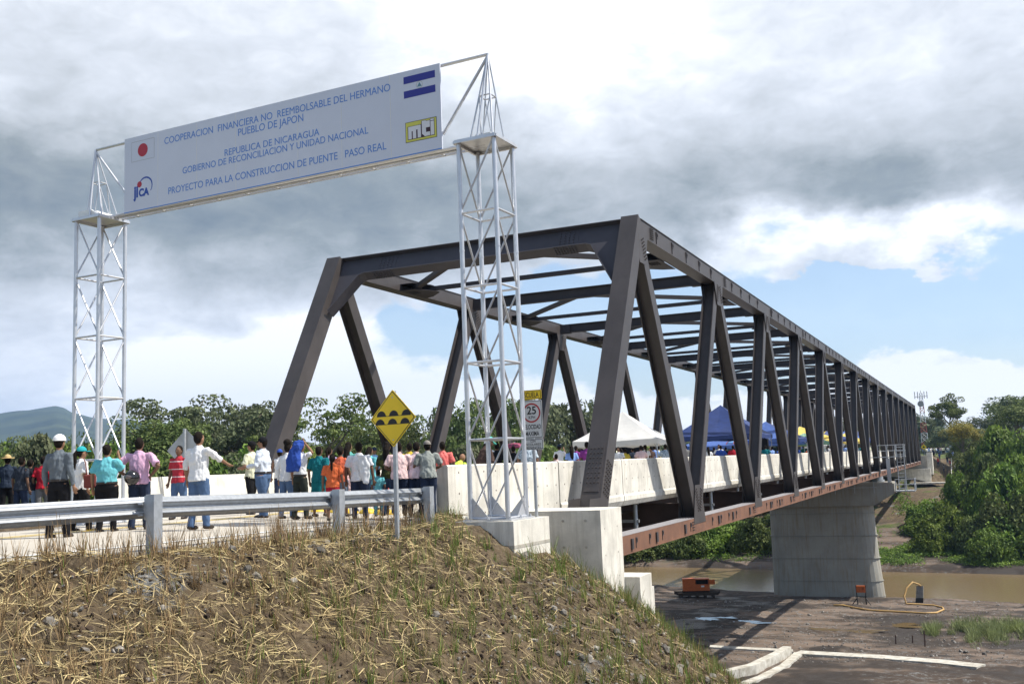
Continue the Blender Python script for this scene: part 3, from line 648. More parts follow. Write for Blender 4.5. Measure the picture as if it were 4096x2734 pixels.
ribbon([gz((3150,2614)),gz((3110,2640)),gz((3010,2690)),gz((2820,2736))],.55,.5,'concrete_drain','raised concrete drain wall running down towards the foot of the embankment')
ribbon([gz((3190,2612)),gz((3500,2630)),gz((3760,2650)),gz((3925,2668))],1.15,.12,'concrete_drain','long pale concrete drain edge on the river flat, right run')
ribbon([gz((3195,2616)),gz((3140,2665)),gz((3050,2712)),gz((2960,2745))],.55,.14,'concrete_drain','low concrete drain edge branching from the bend towards the camera')
# ------------------------------------------------------------------ sign gantry
GO=Vector((1.102,-7.892,-.03)); gy=-.0438
gex=Vector((math.cos(gy),math.sin(gy),0)); gey=Vector((-math.sin(gy),math.cos(gy),0))
def G(a,b,c_): return GO+gex*a+gey*b+Vector((0,0,c_))
TS=.80; LV=1.496; GL=10.956
gt=thing('sign_gantry','tall silver lattice gantry carrying a white banner across the road','gantry',(-4,-7.5,0))
for side in (0,1):
    ox=-GL*side; mr_=1 if side==0 else -1
    # corners: FR, FL, BL, BR
    cs=[(ox,0),(ox-TS,0),(ox-TS,TS),(ox,TS)]
    for a,b in cs:
        k=MB(); k.tube(G(a,b,0),G(a,b,5*LV-.02),.047,n=14); k.tube(G(a,b,3.5*LV),G(a,b,3.5*LV+.03),.052,n=14); k.build('tower_leg',alum,gt,smooth=False)
    k=MB()
    for lv in range(5):
        z0,z1=lv*LV,(lv+1)*LV
        for i in range(4):
            a,b=cs[i],cs[(i+1)%4]
            if lv<5 and lv>0 or True: k.tube(G(*a,z0+.02),G(*b,z0+.02),.024)
        FR,FL,BL,BR=cs
        if side==0: dg=[(FR,FL),(FR,BR),(FL,BL),(BR,BL)]
        else: dg=[(FL,FR),(BR,FR),(BL,FL),(BL,BR)]
        for t_,b_ in dg: k.tube(G(*t_,z1-.03),G(*b_,z0+.05),.021)
    k.build('lattice_bracing',alum,gt)
    k=MB(); cx_=ox-TS/2
    p=[G(cx_+a,TS/2+b,5*LV) for a,b in((-.47,-.47),(.47,-.47),(.47,.47),(-.47,.47))]; k.loft([p,[q+Vector((0,0,.02)) for q in p]])
    for a,b in ((0,1),(1,2),(2,3),(3,0)): k.beam(p[a]-Vector((0,0,.03)),p[b]-Vector((0,0,.03)),.05,.055)
    k.build('top_plate',alum,gt)
    k=MB(); ax=ox-(.27 if side==0 else .619)
    ax=-.27 if side==0 else -11.575+.0; apex=G(ax,.4,9.34)
    rb=[(cx_-.22,TS/2-.24),(cx_+.30,TS/2-.24),(cx_+.30,TS/2+.28),(cx_-.22,TS/2+.28)]
    for a,b in rb: k.tube(G(a,b,5*LV+.02),apex,.020 if b<.4 else .017)
    mid=[G(a,b,5*LV).lerp(apex,.52) for a,b in rb]
    for i in range(4): k.tube(mid[i],mid[(i+1)%4],.015)
    for i in (0,2): 
        k.tube(mid[i],(G(*rb[i],5*LV)+G(*rb[(i+1)%4],5*LV))/2,.013); k.tube(mid[(i+1)%4],(G(*rb[i],5*LV)+G(*rb[(i+1)%4],5*LV))/2,.013)
    k.tube(G(cx_,.05,5*LV),apex,.024)
    k.build('spire',alum,gt)
    k=MB()
    if side==1: 
        q=[G(cx_-.46,TS/2-.3,5*LV+.022),G(cx_+.25,TS/2-.3,5*LV+.022),G(cx_+.25,TS/2+.35,5*LV+.022),G(cx_-.46,TS/2+.35,5*LV+.022)]
        k.loft([q,[q[0]+Vector((.02,0,.2)),q[1]+Vector((-.25,0,.2)),q[2]+Vector((-.25,0,.2)),q[3]+Vector((.02,0,.2))]]); k.build('white_box',white,gt)
    else:
        q=[G(cx_-.18,TS/2-.1,5*LV+.022),G(cx_+.18,TS/2-.1,5*LV+.022),G(cx_+.18,TS/2+.25,5*LV+.022),G(cx_-.18,TS/2+.25,5*LV+.022)]
        k.loft([q,[a+Vector((0,0,.16)) for a in q]]); k.build('white_box',white,gt)
    # base plates and gussets
    k=MB(); cz=.012
    p=[G(cx_+a,TS/2+b,-.028) for a,b in((-.52,-.5),(.52,-.5),(.52,.5),(-.52,.5))]; k.loft([p,[q+Vector((0,0,.028)) for q in p]])
    for a,b,dx,dy in ((ox-TS,0,1,0),(ox-TS,TS,1,0),(ox,TS,-1,0),(ox,TS,0,-1)):
        f=(lambda u,v,w,a=a,b=b,dx=dx,dy=dy: G(a+dx*u+dy*w,b+dy*u+dx*w,.0+v)); k.prism([(.04,.01),(.40,.01),(.34,.08),(.04,.42)],f,.01)
    for a,b in((-.47,-.45),(.0,-.45),(.47,-.45),(.47,0),(.47,.42),(-.47,.45)): k.tube(G(cx_+a,TS/2+b,-.002),G(cx_+a,TS/2+b,.05),.02,n=6); k.tube(G(cx_+a,TS/2+b,-.002),G(cx_+a,TS/2+b,.022),.034,n=6)
    k.build('base_plate',alum,gt)
k=MB(); k.tube(G(-11.575,.42,9.34),G(-.27,.42,9.34),.035); 
k.tube(G(-11.575,.40,9.30),G(-10.47,.43,7.98),.030); k.tube(G(-.27,.40,9.30),G(-1.40,.43,7.86),.032)
k.tube(G(-11.5,.42,7.53),G(-.35,.42,7.53),.04)
k.beam(G(-11.35,.50,7.50),G(-.45,.50,7.50),.05,.05); k.beam(G(-11.35,.66,7.50),G(-.45,.66,7.50),.05,.05); k.beam(G(-10.3,.66,9.2),G(-2.4,.66,9.2),.05,.05)
for i in range(11):
    a=-10.3+.88*i; k.beam(G(a,.5,7.50),G(a,.66,7.50),.045,.05); k.beam(G(a,.5,7.5),G(a,.5,9.35),.04,.04); (k.beam(G(a,.66,7.5),G(a,.66,9.2),.04,.04) if i<9 else None)
k.build('banner_frame',alum,gt)
k=MB(); f=lambda a,b,c_: G(a,.36-c_,b)
k.prism([(-10.47,7.50),(-1.37,7.52),(-1.37,9.365),(-10.47,9.39)],f,.035); pan=k.build('banner_panel',panelm,gt)
f=lambda a,b,c_: G(a,.325-c_,b)
k=MB()
for a in(-9.35,-8.1,-6.9,-5.1,-3.9,-2.62): k.prism([(a,7.51),(a+.012,7.51),(a+.012,9.36),(a,9.36)],f,.002)
k.build('panel_seams',mat('seam_white',(.72,.72,.70),.5,var=.02),pan)
k=MB(); k.prism([(-10.47,7.50),(-1.37,7.52),(-1.37,7.545),(-10.47,7.525)],f,.004); k.build('lower_trim',tblue,pan)
for s_,a,b,z,cap in (('COOPERACION  FINANCIERA NO  REEMBOLSABLE DEL HERMANO',-9.13,-2.605,9.02,.165),('PUEBLO DE JAPON',-6.82,-4.93,8.80,.17),('REPUBLICA DE NICARAGUA',-7.23,-4.495,8.395,.155),
  ('GOBIERNO DE RECONCILIACION Y UNIDAD NACIONAL',-8.54,-3.195,8.19,.155),('PROYECTO PARA LA CONSTRUCCION DE PUENTE   PASO REAL',-9.0,-2.74,7.76,.165)):
    text_mesh(s_,f,a,b,z,cap,tblue,'lettering',pan,depth=.004,bold=.001)
k=MB(); x0,x1,z0,z1=-10.23,-9.472,8.755,9.252
for p,q in(((x0,z0),(x1,z0)),((x0,z1),(x1,z1))): k.prism([(p[0],p[1]),(q[0],p[1]),(q[0],p[1]+.008),(p[0],p[1]+.008)],f,.003)
for p in(x0,x1): k.prism([(p,z0),(p+.006,z0),(p+.006,z1),(p,z1)],f,.003)
k.build('flag_outline',mat('thin_grey_line',(.35,.36,.38),.5,var=.02),pan)
circ=lambda cx,cz,r,n=32:[(cx+r*math.cos(2*PI*i/n),cz+r*math.sin(2*PI*i/n)) for i in range(n)]
k=MB(); k.prism(circ(-9.85,9.012,.165),f,.004); k.build('red_disc',red,pan)
text_mesh('jica',f,-10.15,-9.90,7.83,.25,navy,'logo_lettering',pan,.004,bold=.04) if False else None
lb=mat('logo_blue',(.03,.08,.36),.5,var=.02)
text_mesh('ji',f,-10.16,-10.0,7.86,.27,lb,'logo_lettering',pan,.004,bold=.045)
text_mesh('CA',f,-9.975,-9.63,7.86,.175,lb,'logo_lettering',pan,.004,bold=.05)
k=MB(); k.prism(circ(-9.955,8.16,.075,24),f,.004); k.build('logo_dot',red,pan)
arc=[]; n=24
for i in range(n+1):
    a=rad(152)-rad(192)*i/n; arc.append((-9.755+.22*math.cos(a),8.09+.215*math.sin(a),.016*math.sin(PI*(.15+.8*i/n))+.004))
pts=[(x+ (w)*math.cos(rad(152)-rad(192)*i/n),z+w*math.sin(rad(152)-rad(192)*i/n)) for i,(x,z,w) in enumerate(arc)]+[(x-(w)*math.cos(rad(152)-rad(192)*i/n),z-w*math.sin(rad(152)-rad(192)*i/n)) for i,(x,z,w) in list(enumerate(arc))[::-1]]
k=MB(); k.prism(pts,f,.003); k.build('logo_arc',lb,pan)
k=MB(); k.prism([(-2.265,9.085),(-1.49,9.085),(-1.49,9.24),(-2.265,9.24)],f,.004); k.prism([(-2.265,8.77),(-1.49,8.77),(-1.49,8.925),(-2.265,8.925)],f,.004); k.build('flag_stripes',navy,pan)
k=MB(); o_=circ(-1.875,9.005,.078,30); i_=circ(-1.875,9.005,.072,30)
for i in range(30): j=(i+1)%30; k.prism([o_[i],o_[j],i_[j],i_[i]],f,.003)
k.build('emblem_ring',mat('emblem_grey',(.40,.42,.30),.5,var=.02),pan)
k=MB(); k.prism([(-1.93,8.965),(-1.82,8.965),(-1.875,9.058)],f,.003); k.build('emblem_triangle',mat('emblem_teal',(.12,.25,.30),.5,var=.02),pan)
x0,x1,z0,z1=-2.25,-1.482,7.797,8.238
k=MB(); k.prism([(x0,z0),(x1,z0),(x1,z1),(x0,z1)],f,.002); lo=k.build('logo_border',mat('dark_border',(.06,.06,.05),.5),pan)
k=MB(); k.prism([(x0+.012,z0+.012),(x1-.012,z0+.012),(x1-.012,z1-.012),(x0+.012,z1-.012)],f,.0035); k.build('logo_field',lime,pan)
lw=mat('logo_white',(.68,.68,.70),.5,var=.02)
def U(a,b): return (x0+a*(x1-x0),z0+b*(z1-z0))
k=MB() # letters m t i as heavy joined shapes, on a dark printed outline
kd=MB()
for q in ([(.07,.12),(.93,.12),(.93,.95),(.79,.95),(.79,.90),(.67,.90),(.67,.94),(.51,.94),(.51,.78),(.07,.78)],): kd.prism([U(a,b) for a,b in q],f,.004)
kd.build('logo_outline',mat('logo_dark',(.05,.02,.03),.5),pan)
for q in ([(.09,.15),(.495,.15),(.495,.75),(.46,.76),(.09,.76)],[(.53,.30),(.62,.15),(.785,.15),(.785,.88),(.66,.88),(.66,.92),(.53,.92)],[(.805,.15),(.915,.15),(.915,.93),(.805,.93)]): k.prism([U(a,b) for a,b in q],f,.0045)
k.build('logo_letters',lw,pan)
k=MB()
for q in ([(.20,.12),(.235,.12),(.235,.52),(.20,.52)],[(.345,.12),(.39,.12),(.39,.56),(.345,.56)],[(.66,.34),(.79,.34),(.79,.56),(.66,.56)],[(.80,.82),(.92,.82),(.92,.85),(.80,.85)]): k.prism([U(a,b) for a,b in q],f,.0055)
k.build('logo_gaps',mat('logo_dark',(.05,.02,.03),.5),pan)
# pedestals
pd=thing('gantry_pedestal','concrete pedestal block under the right sign tower at the top of the slope','pedestal',(1,-7.5,-1)); k=MB()
p=[G(-TS/2+a,TS/2+b,-.032) for a,b in((-.62,-.62),(.62,-.62),(.62,.95),(-.62,.95))]; k.loft([[q-Vector((0,0,1.6)) for q in p],p]); k.build('block',conc,pd)
k=MB(); k.loft([[q+Vector((x_,y_,-.50)) for q,(x_,y_) in zip(p,((-.006,-.006),(.006,-.006),(.006,.006),(-.006,.006)))],[q+Vector((x_,y_,-.44)) for q,(x_,y_) in zip(p,((-.006,-.006),(.006,-.006),(.006,.006),(-.006,.006)))]]); k.build('stain_band',conc2,pd)
pd=thing('gantry_pedestal','concrete pedestal block under the left sign tower','pedestal',(-10.3,-7,-1)); k=MB()
p=[G(-GL-TS/2+a,TS/2+b,-.032) for a,b in((-.62,-.62),(.62,-.62),(.62,.62),(-.62,.62))]; k.loft([[q-Vector((0,0,1.6)) for q in p],p]); k.build('block',conc,pd)
# ------------------------------------------------------------------ guardrail
gr=thing('guardrail','galvanised steel guardrail with wave shaped beam along the near road edge','guardrail',(-1.5,-14,0))
GR=[(-5.9,-24.0,.74),(-2.36,-16.1,.715),(-1.62,-14.15,.725),(-1.22,-10.05,.63),(-1.02,-7.15,.585)]
posts=[(-4.0,-19.9,.735),(-1.60,-14.25,.76),(-1.27,-10.1,.665),(-1.05,-7.2,.61)]
wprof=[]; # W-beam profile: (outward, z below top)
for i in range(25):
    t=i/24; wprof.append((.034*math.cos(t*4*PI)*-1,-.31*t))
def rail(P,name,lab=None):
    k=MB(); rr=[]
    for i,(x,y,z) in enumerate(P):
        a=Vector(P[max(i-1,0)][:2]); b=Vector(P[min(i+1,len(P)-1)][:2]); d=(b-a).normalized(); n=Vector((d.y,-d.x,0))
        front=[Vector((x,y,z+q))+n*o_ for o_,q in wprof]; back=[v-n*.008 for v in front][::-1]; rr.append(front+back)
    k.loft(rr); return k.build(name,galv,gr,smooth=False)
def dens(P,st=.5):
    out=[]
    for a,b in zip(P,P[1:]):
        n=max(1,int(math.dist(a[:2],b[:2])/st)); out+=[tuple(lerp(a[q],b[q],i/n) for q in range(3)) for i in range(n)]
    return out+[P[-1]]
mids=[GR[0],(-2.36,-16.1,.715),(-1.63,-14.2,.725),(-1.24,-10.1,.63),(-1.0,-7.0,.58)]
# beam mounted on the road side of the posts, lapped at the posts
def off(P,s): return [(x-s,y,z) for x,y,z in P]
segs=[[mids[0],mids[1],mids[2]],[mids[2],mids[3]],[mids[3],mids[4]]]
for s_ in segs: rail(dens(off(s_,.09)),'wave_beam')
for x,y,z in posts:
    k=MB(); k.b2((x-.0,y-.085,-1.1),(x+.15,y+.085,z)); k.build('post',galv2,gr)
    k=MB(); k.b2((x-.055,y-.06,z-.36),(x-.003,y+.06,z-.02)); k.build('spacer_block',galv2,gr)
    k=MB()
    for dz in(-.10,-.26):
        for dy in(-.12,.12): k.tube((x-.10,y+dy,z-.03+dz),(x-.02,y+dy,z-.03+dz),.016,n=6)
    k.build('bolts',galv,gr)
k=MB(); k.loft([[Vector((-1.12,-7.0,z)) for z in(.28,.58)]+[Vector((-1.10,-7.0,z)) for z in(.58,.28)],[Vector((-1.30,-6.2,z)) for z in(-.02,.62)]+[Vector((-1.28,-6.2,z)) for z in(.62,-.02)]]); k.build('end_plate',galv2,gr)
# ------------------------------------------------------------------ signs
def sframe(o_,yaw): 
    e=Vector((math.cos(yaw),math.sin(yaw),0)); n=Vector((math.sin(yaw),-math.cos(yaw),0)) # n points to the reader
    return lambda a,b,c_: Vector(o_)+e*a+Vector((0,0,b))+n*c_
ds=thing('warning_sign','yellow diamond sign with black speed bumps on a post in front of the guardrail','road sign',(.18,-10.4,-.3))
k=MB(); k.b2((.15,-10.43,-.9),(.21,-10.37,2.32)); k.build('post',galv2,ds)
f=sframe((.18,-10.40,1.85),-.13)
def diamond(r,d0,d1,m_,name,par,cut=.035):
    pts=[]; 
    for i in range(4):
        a=PI/2*i; c_=Vector((math.cos(a)*r,math.sin(a)*r)); t=Vector((-math.sin(a),math.cos(a)))
        pts+= [tuple(c_*(1-cut)-t*r*cut),tuple(c_*(1-cut*.35)),tuple(c_*(1-cut)+t*r*cut)]
    k=MB(); k.prism(pts,lambda a,b,c_:f(a,b,d0+c_),d1-d0); return k.build(name,m_,par)
sp_=diamond(.495,.035,.040,signy,'sign_plate',ds); diamond(.470,.041,.042,black,'border',sp_); diamond(.452,.0425,.0435,signy,'field',sp_)
def bump_row(zc,sh):
    k=MB(); 
    for c_ in(-.27,0,.27):
        pts=[(c_+sh+.10*math.cos(PI*i/14),zc+.10*math.sin(PI*i/14)) for i in range(15)]; k.prism(pts,lambda a,b,q:f(a,b,.044+q),.001)
    for c_ in(-.135,.135):
        pts=[(c_+sh-.05+.0,zc),(c_+sh+.05,zc)]+[(c_+sh+.06*math.cos(PI*i/10),zc+.055-.048*math.sin(PI*i/10)) for i in range(11)]; k.prism(pts,lambda a,b,q:f(a,b,.0441+q),.001)
    k.build('bump_symbol',black,sp_)
bump_row(.035,.02); bump_row(-.105,-.01)
k=MB()
for z in(.36,-.37): k.tube(f(0,z,.043),f(0,z,.05),.012,n=8)
k.build('bolts',galv,sp_)
ss=thing('speed_sign','school speed limit sign reading 25 KPH on a pole behind the right tower','road sign',(1.21,-6.77,0))
k=MB(); k.b2((1.185,-6.80,-.9),(1.235,-6.75,2.45)); k.build('post',galv2,ss)
f=sframe((1.21,-6.80,0),-.02)
def plate(x,z0,w,h,m_,name,par=ss,c0=.01,rim=black,ins=.012,bw=.010):
    def rr(x0,x1,a,b,r):
        P=[]
        for cx,cz,s0 in((x1-r,b-r,0),(x0+r,b-r,1),(x0+r,a+r,2),(x1-r,a+r,3)):
            for i in range(5): t=PI/2*(s0+i/4); P.append((cx+r*math.cos(t),cz+r*math.sin(t)))
        return P
    k=MB(); k.prism(rr(x-w/2,x+w/2,z0,z0+h,.03),lambda a,b,c_:f(a,b,c0+c_),.004); o=k.build(name,m_,par)
    k=MB(); k.prism(rr(x-w/2+ins,x+w/2-ins,z0+ins,z0+h-ins,.025),lambda a,b,c_:f(a,b,c0+.0045+c_),.001); k.build('border',rim,o)
    k=MB(); k.prism(rr(x-w/2+ins+bw,x+w/2-ins-bw,z0+ins+bw,z0+h-ins-bw,.02),lambda a,b,c_:f(a,b,c0+.006+c_),.001); k.build('field',m_,o)
    return o
ft=lambda a,b,c_: f(a,b,.018+c_)
o=plate(0,2.26,.46,.19,signy,'school_plate'); text_mesh('ESCUELA',ft,-.19,.17,2.305,.10,black,'lettering',o,.001,bold=.012)
o=plate(0,1.49,.46,.755,signw,'speed_plate'); text_mesh('VELOCIDAD',ft,-.20,.19,1.675,.085,black,'lettering',o,.001,bold=.02); text_mesh('MAXIMA',ft,-.15,.15,1.54,.085,black,'lettering',o,.001,bold=.02)
k=MB(); R1=circ(0,1.995,.195,36); R2=circ(0,1.995,.163,36)
for i in range(36): j=(i+1)%36; k.prism([R1[i],R1[j],R2[j],R2[i]],ft,.001)
k.build('red_ring',signr,o); text_mesh('25',ft,-.10,.10,1.97,.15,black,'lettering',o,.001,bold=.02); text_mesh('KPH',ft,-.065,.075,1.875,.06,black,'lettering',o,.001,bold=.01)
o=plate(0,1.26,.46,.22,signw,'pupils_plate'); text_mesh('CON',ft,-.05,.06,1.41,.045,black,'lettering',o,.001,bold=.01); text_mesh('ESCOLARES',ft,-.18,.18,1.345,.045,black,'lettering',o,.001,bold=.01); text_mesh('PRESENTES',ft,-.18,.18,1.28,.045,black,'lettering',o,.001,bold=.01)
# back of a sign facing the other way
bp_=at(738,27); bs=thing('warning_sign','plain grey back of a diamond sign beyond the road, behind the white shirted man','road sign',bp_)
k=MB(); k.b2((bp_.x-.03,bp_.y-.03,-1.5),(bp_.x+.03,bp_.y+.03,2.28)); k.build('post',galv2,bs)
f=sframe((bp_.x,bp_.y+.03,1.72),.25+0.0); diamond(.55,-.04,-.045,mat('sign_back_grey',(.40,.42,.43),.5,.3),'sign_plate',bs)
fs_=at(3696,225,0); f2=thing('warning_sign','small yellow diamond sign far beyond the end of the bridge','road sign',fs_)
k=MB(); k.b2((fs_.x-.04,fs_.y-.04,-1),(fs_.x+.04,fs_.y+.04,1.6)); k.build('post',galv2,f2)
f=sframe((fs_.x,fs_.y,1.45),-.1); diamond(.62,.05,.06,signy,'sign_plate',f2)
k=MB(); k.prism([(-.2,-.2),(.2,-.2),(.2,.05),(0,.25),(-.2,.05)],lambda a,b,c_:f(a,b,.061+c_),.002); k.build('symbol',black,f2)
# ------------------------------------------------------------------ things on the river flat
def gp(px,py): x,y=gz((px,py),-13); return Vector((x,y,height(x,y,False)))
q=gp(2830,2388)
t=thing('generator','orange diesel generator with an open side door standing on dark timbers by the river','generator',q)
yw=Matrix.Rotation(.33,3,'Z')
lift=[.55]
def lb_(k,c,d): k.box(q+yw@((Vector(c)+Vector((0,0,lift[0])))*.66)-Vector((1.3,0,0)),[v_*.66 for v_ in d],yw)
k=MB(); lb_(k,(-.9,0,1.5),(2.0,1.5,1.9)); lb_(k,(-.9,0,2.47),(2.06,1.56,.05)); lb_(k,(1.2,0,1.05),(2.2,1.5,1.0)); lb_(k,(1.2,0,2.35),(2.2,1.5,.14)); lb_(k,(2.22,0,1.9),(.14,1.5,.8)); lb_(k,(1.2,.7,1.9),(2.2,.08,.9)); k.build('housing',orange,t)
k=MB(); lb_(k,(1.2,.05,1.85),(1.7,1.0,.75)); lb_(k,(.2,-.1,1.9),(.05,1.2,.8)); k.build('engine',dark,t)
k=MB(); lb_(k,(2.7,-1.0,1.9),(.9,.05,.75)); k.build('door',orange,t)
k=MB(); lb_(k,(1.2,-.76,1.25),(.5,.02,.25)); k.build('label_plate',signw,t)
lift[0]=0; k=MB()
for i in range(5): lb_(k,(-2.2+1.25*i,0,.22),(.34,3.0,.44))
for y in(-1.2,-.3,.6,1.3): lb_(k,(.4,y,.67),(6.8+ (y*.4),.34,.44))
lb_(k,(.6,-.4,.97),(5.2,.3,.14)); lb_(k,(.6,.6,.97),(5.2,.3,.14)); lb_(k,(3.0,-.9,.93),(1.6,.25,.06)); k.build('timber_bed',wood,t)
q2=gp(3448,2416); t=thing('control_box','small orange control box on a dark stand in front of the pier foot','control box',q2)
k=MB(); k.box(q2+Vector((0,0,1.45)),(.8,.35,.62)); k.build('cabinet',orange,t)
k=MB(); k.box(q2+Vector((.12,-.18,1.45)),(.02,.02,.6)); k.box(q2+Vector((.22,-.185,1.5)),(.12,.02,.15)); k.build('door_seam',mat('dark_orange',(.25,.05,.01),.6),t)
k=MB()
for s_ in(-1,1):
    k.tube(q2+Vector((s_*.43,0,1.8)),q2+Vector((s_*.38,0,0)),.05,n=6); k.tube(q2+Vector((s_*.4,0,.6)),q2+Vector((s_*.85,-.3,0)),.04,n=6); k.tube(q2+Vector((s_*.4,0,.5)),q2+Vector((s_*.4,.5,0)),.04,n=6)
k.tube(q2+Vector((-.5,0,.75)),q2+Vector((.5,0,.75)),.03,n=6); k.build('stand',rubber,t)
q3=gp(3680,2408); q3.z=-14.0
t=thing('mooring_block','leaning concrete stub with a black base at the water edge','block',q3)
k=MB(); k.loft([[q3+Vector(v) for v in((-.5,-.3,-.6),(.2,-.3,-.6),(.2,.3,-.6),(-.5,.3,-.6))],[q3+Vector(v) for v in((-.34,-.3,.8),(.34,-.3,.8),(.34,.3,.8),(-.34,.3,.8))]]); k.build('black_base',rubber,t)
k=MB(); k.loft([[q3+Vector(v) for v in((-.32,-.29,.802),(.33,-.29,.802),(.33,.29,.802),(-.32,.29,.802))],[q3+Vector(v) for v in((-.18,-.28,1.95),(.42,-.28,1.95),(.42,.28,1.85),(-.18,.28,1.85))]]); k.build('stub',mat('dark_stub_concrete',(.20,.20,.19),.9,0,.2,3,.4,20),t)
hp=[]
for px,py,dz in ((3335,2421,.07),(3375,2421,.07),(3420,2432,.07),(3480,2442,.07),(3560,2446,.07),(3640,2450,.07),(3700,2454,.07),(3745,2452,.07),(3775,2438,.07),(3770,2430,.07),(3735,2422,.07),(3700,2420,.07),(3660,2417,.07),(3625,2416,.08)):
    p=gp(px,py); hp.append(p+Vector((0,0,dz)))
e=hp[-1]; top=q3+Vector((.25,-.1,1.85))
hp+= [e.lerp(top,.15)+Vector((-.35,0,.45)),e.lerp(top,.35)+Vector((-.35,0,.9)),e.lerp(top,.6)+Vector((-.15,0,1.05)),e.lerp(top,.85)+Vector((0,0,.45)),top]
k=MB(); k.path(hp,.085,8); tag(k.build('suction_hose',hosem,smooth=True),'yellow hose looping over the mud to the concrete stub by the water','hose')
for px,py,h_ in ((3700,2585,1.1),(3650,2568,.5),(3583,2573,.6)):
    p=gp(px,py); k=MB(); k.tube(p-Vector((0,0,.3)),p+Vector((.03,0,h_)),.055,.045,6); tag(k.build('marker_stake',mat('stake_brown',(.07,.04,.03),.8)),{1.1:'thick dark brown stake standing in the mud beside the green weeds',.5:'thin dark stake standing in the mud, middle of the three',.6:'thin dark stake in the mud, leftmost of the three'}[h_],'stake')
# communications mast
mb_=at(3702,300,-3); t=thing('radio_mast','red and white lattice radio mast with antennas behind the far trees','mast',mb_)
k=MB(); k2=MB(); Hm=20.5
def mw(z): return lerp(2.2,.75,z/Hm)
for i in range(14):
    z0,z1=Hm*i/14,Hm*(i+1)/14; kk=k if (i//2)%2 else k2
    for a in range(4):
        c0=[(-1,-1),(1,-1),(1,1),(-1,1)]; p=lambda q,z:mb_+Vector((c0[q%4][0]*mw(z)/2,c0[q%4][1]*mw(z)/2,z))
        kk.tube(p(a,z0),p(a,z1),.11,n=4); kk.tube(p(a,z0),p(a+1,z1),.06,n=4); kk.tube(p(a,z1),p(a+1,z1),.05,n=4)
k.build('red_sections',mat('mast_red',(.40,.12,.09),.6),t); k2.build('white_sections',mat('mast_white',(.6,.6,.6),.6),t)
k=MB(); 
for s_ in(-1,1):
    k.tube(mb_+Vector((0,0,Hm-1)),mb_+Vector((s_*1.7,0,Hm-1)),.08,n=4)
    for a in(.9,1.7): k.b2(mb_+Vector((s_*a-.1,-.1,Hm-1.6)),mb_+Vector((s_*a+.1,.1,Hm+.5)))
k.tube(mb_+Vector((0,0,Hm)),mb_+Vector((0,0,Hm+.8)),.07,n=4); k.tube(mb_+Vector((-.2,-1.3,Hm-3.2)),mb_+Vector((-.2,-.6,Hm-3.2)),.9,.8,12); k.build('antennas',mat('antenna_grey',(.35,.33,.33),.6),t)
# ------------------------------------------------------------------ people
skin=mat('skin',(.27,.145,.085),.75,var=.08,scale=8); skin2=mat('skin_dark',(.17,.09,.055),.75,var=.08,scale=8)
hairm=mat('dark_hair',(.012,.009,.007),.85,spec=.12); shoe=mat('dark_shoe',(.03,.022,.018),.5); eyem=mat('eye_dark',(.01,.008,.008),.3)
lip=mat('lip',(.22,.08,.06),.6); strawm=mat('straw_weave',(.48,.34,.15),.8,var=.15,scale=30)
def cloth(name,col,var=.10,sc_=5): return mat('cloth_'+name,col,.9,var=var,scale=sc_,spec=.1)
def ell(c,rx,ry,n=14,tilt=0.,fwd=Vector((0,1,0)),side=Vector((1,0,0))): return [c+side*rx*math.cos(2*PI*i/n)+fwd*ry*math.sin(2*PI*i/n) for i in range(n)]
def remesh(mb,vox,wr=0.,seed=0.):
    me=bpy.data.meshes.new('t'); me.from_pydata([tuple(p) for p in mb.v],[],mb.f); me.update()
    bm=bmesh.new(); bm.from_mesh(me); bmesh.ops.recalc_face_normals(bm,faces=bm.faces); bm.to_mesh(me); bm.free()
    o=bpy.data.objects.new('t',me); C.objects.link(o); md=o.modifiers.new('r','REMESH'); md.mode='VOXEL'; md.voxel_size=vox
    md2=o.modifiers.new('s','SMOOTH'); md2.iterations=3; md2.factor=.5
    dg=bpy.context.evaluated_depsgraph_get(); me2=bpy.data.meshes.new_from_object(o.evaluated_get(dg)); C.objects.unlink(o); bpy.data.objects.remove(o)
    if wr:
        nn=[v.normal.copy() for v in me2.vertices]
        for v,n in zip(me2.vertices,nn):
            p=v.co; v.co=p+n*wr*(noise.noise(Vector((p.x*16+seed,p.y*16,p.z*9)))+.5*noise.noise(Vector((p.x*34,p.y*34+seed,p.z*20))))
    smooth_obj(me2); me2.update(); return me2
ARMS={'down':((.245,-.03,1.12),(.265,.03,.86)),'hips':((.43,-.12,1.17),(.215,.0,.99)),'reach':((.27,.20,1.24),(.24,.47,1.13)),'phone':((.24,.17,1.20),(.08,.30,1.50)),
 'fold':((.27,.03,1.12),(.09,.26,1.10)),'rest':((.25,.16,1.13),(.07,.38,1.10)),'towel':((.27,.1,1.45),(.12,.02,1.66)),'back':((.27,-.10,1.12),(.08,-.19,.98))}
